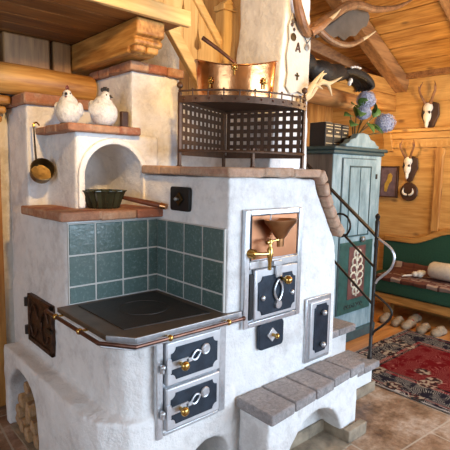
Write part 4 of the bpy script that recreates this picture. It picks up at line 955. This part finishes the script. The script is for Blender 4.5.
for c, d in (((3.73, 2.42, 2.13), (-.8, -.3, .3)), ((3.74, 2.40, 2.14), (-.2, -.6, .5)), ((3.66, 2.42, 2.05), (-.9, -.2, .1)), ((3.68, 2.40, 1.99), (-.8, -.4, -.1)), ((3.75, 2.38, 2.10), (-.6, -.4, -.2)), ((3.98, 2.40, 2.06), (.5, -.2, .9)), ((4.0, 2.40, 2.10), (-.3, -.3, .8)), ((3.95, 2.40, 2.0), (.5, -.6, -.3)), ((3.90, 2.38, 1.97), (.4, -.6, -.2)), ((3.80, 2.36, 2.0), (-.1, -.5, -.3)), ((3.72, 2.42, 2.05), (-.5, -.4, .7))):
    leaf(c, d, (0, -.5, .8), .145, .045)

# ---------------------------------------------------------------- right wall trophies and picture
def trophy(y_, z, s, label):
    t = thing('skull_trophy', label, 'hunting trophy', (XW - .02, y_, z))
    sh_ = [(y_ + .075 * s, z + .08 * s), (y_ + .085 * s, z - .02 * s), (y_ + .05 * s, z - .10 * s), (y_ + .03 * s, z - .16 * s), (y_, z - .175 * s), (y_ - .03 * s, z - .16 * s), (y_ - .05 * s, z - .10 * s), (y_ - .085 * s, z - .02 * s), (y_ - .075 * s, z + .08 * s), (y_, z + .11 * s)]
    MB().prism(sh_, 0, XW - .03, XW - .002).build('shield', M['shield'], t, bevel=.006)
    k_ = MB().sph((XW - .055, y_ + .012, z + .045 * s), (.04, .045 * s, .05 * s), n=14, k=10).sph((XW - .06, y_ + .012, z - .03 * s), (.035, .036 * s, .065 * s), n=14, k=10).sph((XW - .065, y_ + .012, z - .095 * s), (.022, .018 * s, .05 * s), n=12, k=8)
    k_ = k_.build('skull', M['bone'], t); organic(k_, .006, 3); bake(k_); k_.data.polygons.foreach_set('use_smooth', [True] * len(k_.data.polygons))
    for sg in (1, -1): MB().sph((XW - .085, y_ + .012 + sg * .028 * s, z + .0 * s), (.012, .010 * s, .014 * s), n=10, k=6).build('eye_socket', M['dark'], t)
    for sg in (1, -1):
        q = MB(); antlertube(q, [(XW - .06, y_ + .012 + sg * .022 * s, z + .08 * s), (XW - .09, y_ + .012 + sg * .05 * s, z + .14 * s), (XW - .10, y_ + .012 + sg * .075 * s, z + .21 * s), (XW - .08, y_ + .012 + sg * .055 * s, z + .28 * s)], [.016 * s, .012 * s, .010 * s, .002], 8)
        antlertube(q, [(XW - .10, y_ + .012 + sg * .07 * s, z + .19 * s), (XW - .13, y_ + .012 + sg * .075 * s, z + .24 * s)], [.009 * s, .002], 8)
        q.build('antler', M['antler'], t)
trophy(2.35, 2.20, 1.15, 'roe buck skull on a dark shield high on the wall, above the notched ledge')
trophy(2.535, 1.635, 1.05, 'roe buck skull on a dark shield below the notched ledge')
t = thing('tusk_plaque', 'round dark plaque with two curved white tusks below the lower skull', 'hunting trophy', (XW - .02, 2.535, 1.25))
MB().lathe([(.001, 0), (.10, 0), (.105, .012), (.095, .026), (.001, .03)], (XW - .001, 2.535, 1.345), 28, Matrix.Rotation(-PI / 2, 3, 'Y')).build('plaque', M['shield'], t)
for sg in (1, -1):
    q = MB(); antlertube(q, [(XW - .04, 2.535 + sg * .012, 1.31), (XW - .045, 2.535 + sg * .04, 1.318), (XW - .045, 2.535 + sg * .058, 1.345), (XW - .04, 2.535 + sg * .05, 1.385)], [.011, .013, .011, .002], 8); q.build('tusk', M['bone'], t)
pf = thing('wall_picture', 'small mauve picture of a yellow figure on the wall beside the cupboard', 'picture', (XW - .01, 2.77, 1.28))
MB().box((XW - .03, 2.68, 1.28), (XW - .001, 2.88, 1.62)).build('picture_sheet', M['picpurple'], pf, bevel=.003)
fr_ = MB()
for lo, hi in (((2.67, 1.27), (2.89, 1.285)), ((2.67, 1.615), (2.89, 1.63)), ((2.67, 1.27), (2.685, 1.63)), ((2.875, 1.27), (2.89, 1.63))): fr_.box((XW - .04, lo[0], lo[1]), (XW - .001, hi[0], hi[1]))
fr_.build('frame', M['shield'], pf, bevel=.003)
MB().prism([(2.83, 1.34), (2.80, 1.33), (2.775, 1.42), (2.745, 1.46), (2.735, 1.52), (2.76, 1.55), (2.79, 1.53), (2.80, 1.47), (2.825, 1.43)], 0, XW - .034, XW - .03).build('yellow_figure', M['picyellow'], pf)

# ---------------------------------------------------------------- corner bench
sb = thing('upholstered_bench', 'wall bench with dark green upholstery and a pine base board', 'bench', (4.8, 1.6, 0))
YB0, YB1 = -1.2, 2.78
MB().box((4.60, YB0, .155), (4.66, YB1, .245)).box((4.66, YB0, .20), (5.0, YB1, .245)).build('base_board', M['wood_v'], sb, bevel=.006)
for y_ in (-1.0, .2, 1.35, 2.5): MB().box((4.72, y_, 0.005), (4.80, y_ + .09, .155)).build('leg', M['wood_z'], sb, bevel=.004)
MB().box((4.585, YB0, .247), (5.0, YB1, .425)).build('seat_cushion', M['green'], sb, bevel=.025, seg=3)
def topz(y_): 
    t_ = (2.45 - y_) / .45
    return .775 + (0 if t_ < 0 else .15 * (3 * min(t_, 1) ** 2 - 2 * min(t_, 1) ** 3)) + .0
yy = [2.78 - i * .06 for i in range(67)]
MB().prism([(yy[0], .30)] + [(a, topz(a)) for a in yy] + [(yy[-1], .30)], 0, 5.0, 5.03).build('backrest', M['green'], sb)
MB().prism([(a, topz(a) - .005) for a in yy] + [(a, topz(a) + .06 + .0 * a) for a in yy[::-1]], 0, 4.985, XW - .001).build('backrest_trim', M['wood_v'], sb, bevel=.006)
tw = MB(); ny = 40
for i in range(ny):
    pass
prof = [(4.575, .395), (4.572, .43), (4.60, .442), (4.75, .448), (4.90, .455), (4.975, .50), (4.98, .55)]
vs = []; 
for i in range(ny + 1):
    y_ = 2.62 - 1.5 * i / ny
    for k_, (x, z) in enumerate(prof): vs.append((x, y_, z + .004 * math.sin(i * 1.3 + k_)))
kk = len(prof); fs = [(i * kk + j, i * kk + j + 1, (i + 1) * kk + j + 1, (i + 1) * kk + j) for i in range(ny) for j in range(kk - 1)]
o = tw.add(vs, fs).build('woven_throw', M['weave']); sd = o.modifiers.new('t', 'SOLIDIFY'); sd.thickness = .012; sd.offset = 1
tag(o, 'brown and white woven throw spread over the green bench seat', 'throw')
bl = thing('bolster_cushion', 'rolled cream bolster cushion lying on the woven throw', 'cushion', (4.80, 1.8, .46))
q = MB(); q.lathe([(.02, -.33), (.07, -.325), (.088, -.30), (.092, 0), (.088, .30), (.07, .325), (.02, .33)], (4.80, 1.80, .555), 24, Matrix.Rotation(PI / 2, 3, 'X')); o = q.build('bolster', M['bolster'], bl)
kn = thing('knotted_scarf', 'small knotted cream cloth beside the bolster end on the throw', 'cloth', (4.76, 2.24, .46))
q = MB().sph((4.77, 2.22, .495), (.045, .04, .04), n=14, k=10).sph((4.74, 2.26, .49), (.035, .035, .03), n=12, k=8).sph((4.78, 2.19, .51), (.025, .03, .028), n=12, k=8)
o = q.build('knot', M['bolster'], kn); organic(o, .006, 2); bake(o); o.data.polygons.foreach_set('use_smooth', [True] * len(o.data.polygons))
q = MB()
for a in range(4): q.tube([(4.73, 2.27, .48), (4.70 - a * .01, 2.31 + a * .012, .468), (4.675 - .012 * a, 2.35, .463)], [.010, .007, .003], 6)
q.build('tassel', M['bolster'], kn)

# ---------------------------------------------------------------- slippers, rug
sl_lab = ['felt slipper nearest the cupboard, under the bench', 'second felt slipper from the cupboard, under the bench', 'third felt slipper from the cupboard, with a red lining', 'fourth felt slipper from the cupboard, under the bench', 'felt slipper farthest from the cupboard, under the bench', 'felt slipper set behind the second and third slippers']
for i, (x, y_, rz) in enumerate(((4.44, 2.40, PI + .15), (4.43, 2.255, PI + .1), (4.43, 2.135, PI - .05), (4.435, 1.985, PI), (4.46, 1.845, PI - .1), (4.67, 2.19, PI))):
    zf = .0045
    t = thing('slipper', sl_lab[i], 'slipper', (x, y_, zf), 'slippers under the bench')
    R = Matrix.Rotation(rz, 3, 'Z'); L = Vector((x, y_, zf)); P = lambda a, b_, c: L + R @ Vector((a * .74, b_ * .82, c * .74))
    q = MB(); q.sph(P(.07, 0, .038), (.075, .052, .042), R, 18, 12).sph(P(-.05, 0, .032), (.075, .045, .034), R, 16, 10).tube([P(-.11, .0, .03), P(-.02, 0, .065), P(.04, 0, .075)], [.03, .036, .03], 12)
    o = q.build('upper', M['felt'], t); organic(o, .007, 3); bake(o); o.data.polygons.foreach_set('use_smooth', [True] * len(o.data.polygons))
    MB().sph(P(-.035, 0, .085), (.045, .028, .018), R, 14, 8).build('lining', M['redfelt'] if i in (2, 5) else M['felt'], t)
    MB().prism([tuple((P(.14 * math.cos(a), .05 * math.sin(a), 0)).xy) for a in [2 * PI * j / 20 for j in range(20)]], 2, zf - .0, zf + .008).build('sole', M['shield'], t)
RX0, RX1, RY0, RY1 = 3.0, 4.335, -.6, 2.115
o = MB().box((RX0, RY0, .0045), (RX1, RY1, .0125)).build('persian_rug', rugmat(RX0, RX1, RY0, RY1), bevel=.003, root=(RX0, RY0, .0045))
tag(o, 'red patterned oriental rug with dark floral borders on the stone floor', 'rug')

# ---------------------------------------------------------------- light
W = bpy.data.worlds.new('world'); S.world = W; W.use_nodes = True
bg = W.node_tree.nodes['Background']; bg.inputs[0].default_value = (.75, .86, 1, 1); bg.inputs[1].default_value = 1.0
def area(name, loc, target, sx, sy, power, col):
    l = bpy.data.lights.new(name, 'AREA'); l.shape = 'RECTANGLE'; l.size = sx; l.size_y = sy; l.energy = power; l.color = col
    o = bpy.data.objects.new(name, l); COL.objects.link(o); o.location = loc
    o.rotation_euler = (Vector(target) - Vector(loc)).to_track_quat('-Z', 'Y').to_euler(); return o
def pointl(name, loc, power, col, r=.08):
    l = bpy.data.lights.new(name, 'POINT'); l.energy = power; l.color = col; l.shadow_soft_size = r
    o = bpy.data.objects.new(name, l); COL.objects.link(o); o.location = loc; return o
area('window_daylight', (3.05, -2.48, 1.55), (2.6, 2, 1.0), 3.6, 1.45, 190, (.62, .80, 1.0))
area('added_window_light', (XW - .02, -1.2, 1.55), (1.5, .6, .9), 1.7, 1.05, 45, (.62, .80, 1.0))  # added light out of view, brightens the steel oven and tank fronts
area('side_window_daylight', (-2.08, .3, 1.5), (2, 1.2, .9), 1.7, 1.35, 34, (.60, .78, 1.0))
def spot(name, loc, target, power, col, ang, blend=.6, r=.05):
    l = bpy.data.lights.new(name, 'SPOT'); l.energy = power; l.color = col; l.spot_size = math.radians(ang); l.spot_blend = blend; l.shadow_soft_size = r
    o = bpy.data.objects.new(name, l); COL.objects.link(o); o.location = loc
    o.rotation_euler = (Vector(target) - Vector(loc)).to_track_quat('-Z', 'Y').to_euler(); return o
spot('ceiling_spot', (.75, .75, 2.55), (1.25, 2.45, 1.80), 125, (1, .60, .22), 40)
spot('ceiling_spot', (1.35, .55, 2.75), (2.1, 2.2, 2.35), 120, (1, .64, .26), 44)
pointl('corner_lamp', (4.1, 1.3, 2.15), 46, (1, .70, .36), .12)
pointl('shelf_lamp', (4.55, 2.6, 1.95), 6, (1, .62, .26), .05)
pointl('loft_lamp', (2.2, 1.2, 3.3), 10, (1, .68, .36), .12)
vs_ = S.view_settings; vs_.view_transform = 'Standard'; vs_.look = 'None'; vs_.exposure = 0.22; vs_.gamma = 1; vs_.use_curve_mapping = False
S.cycles.max_bounces = 8
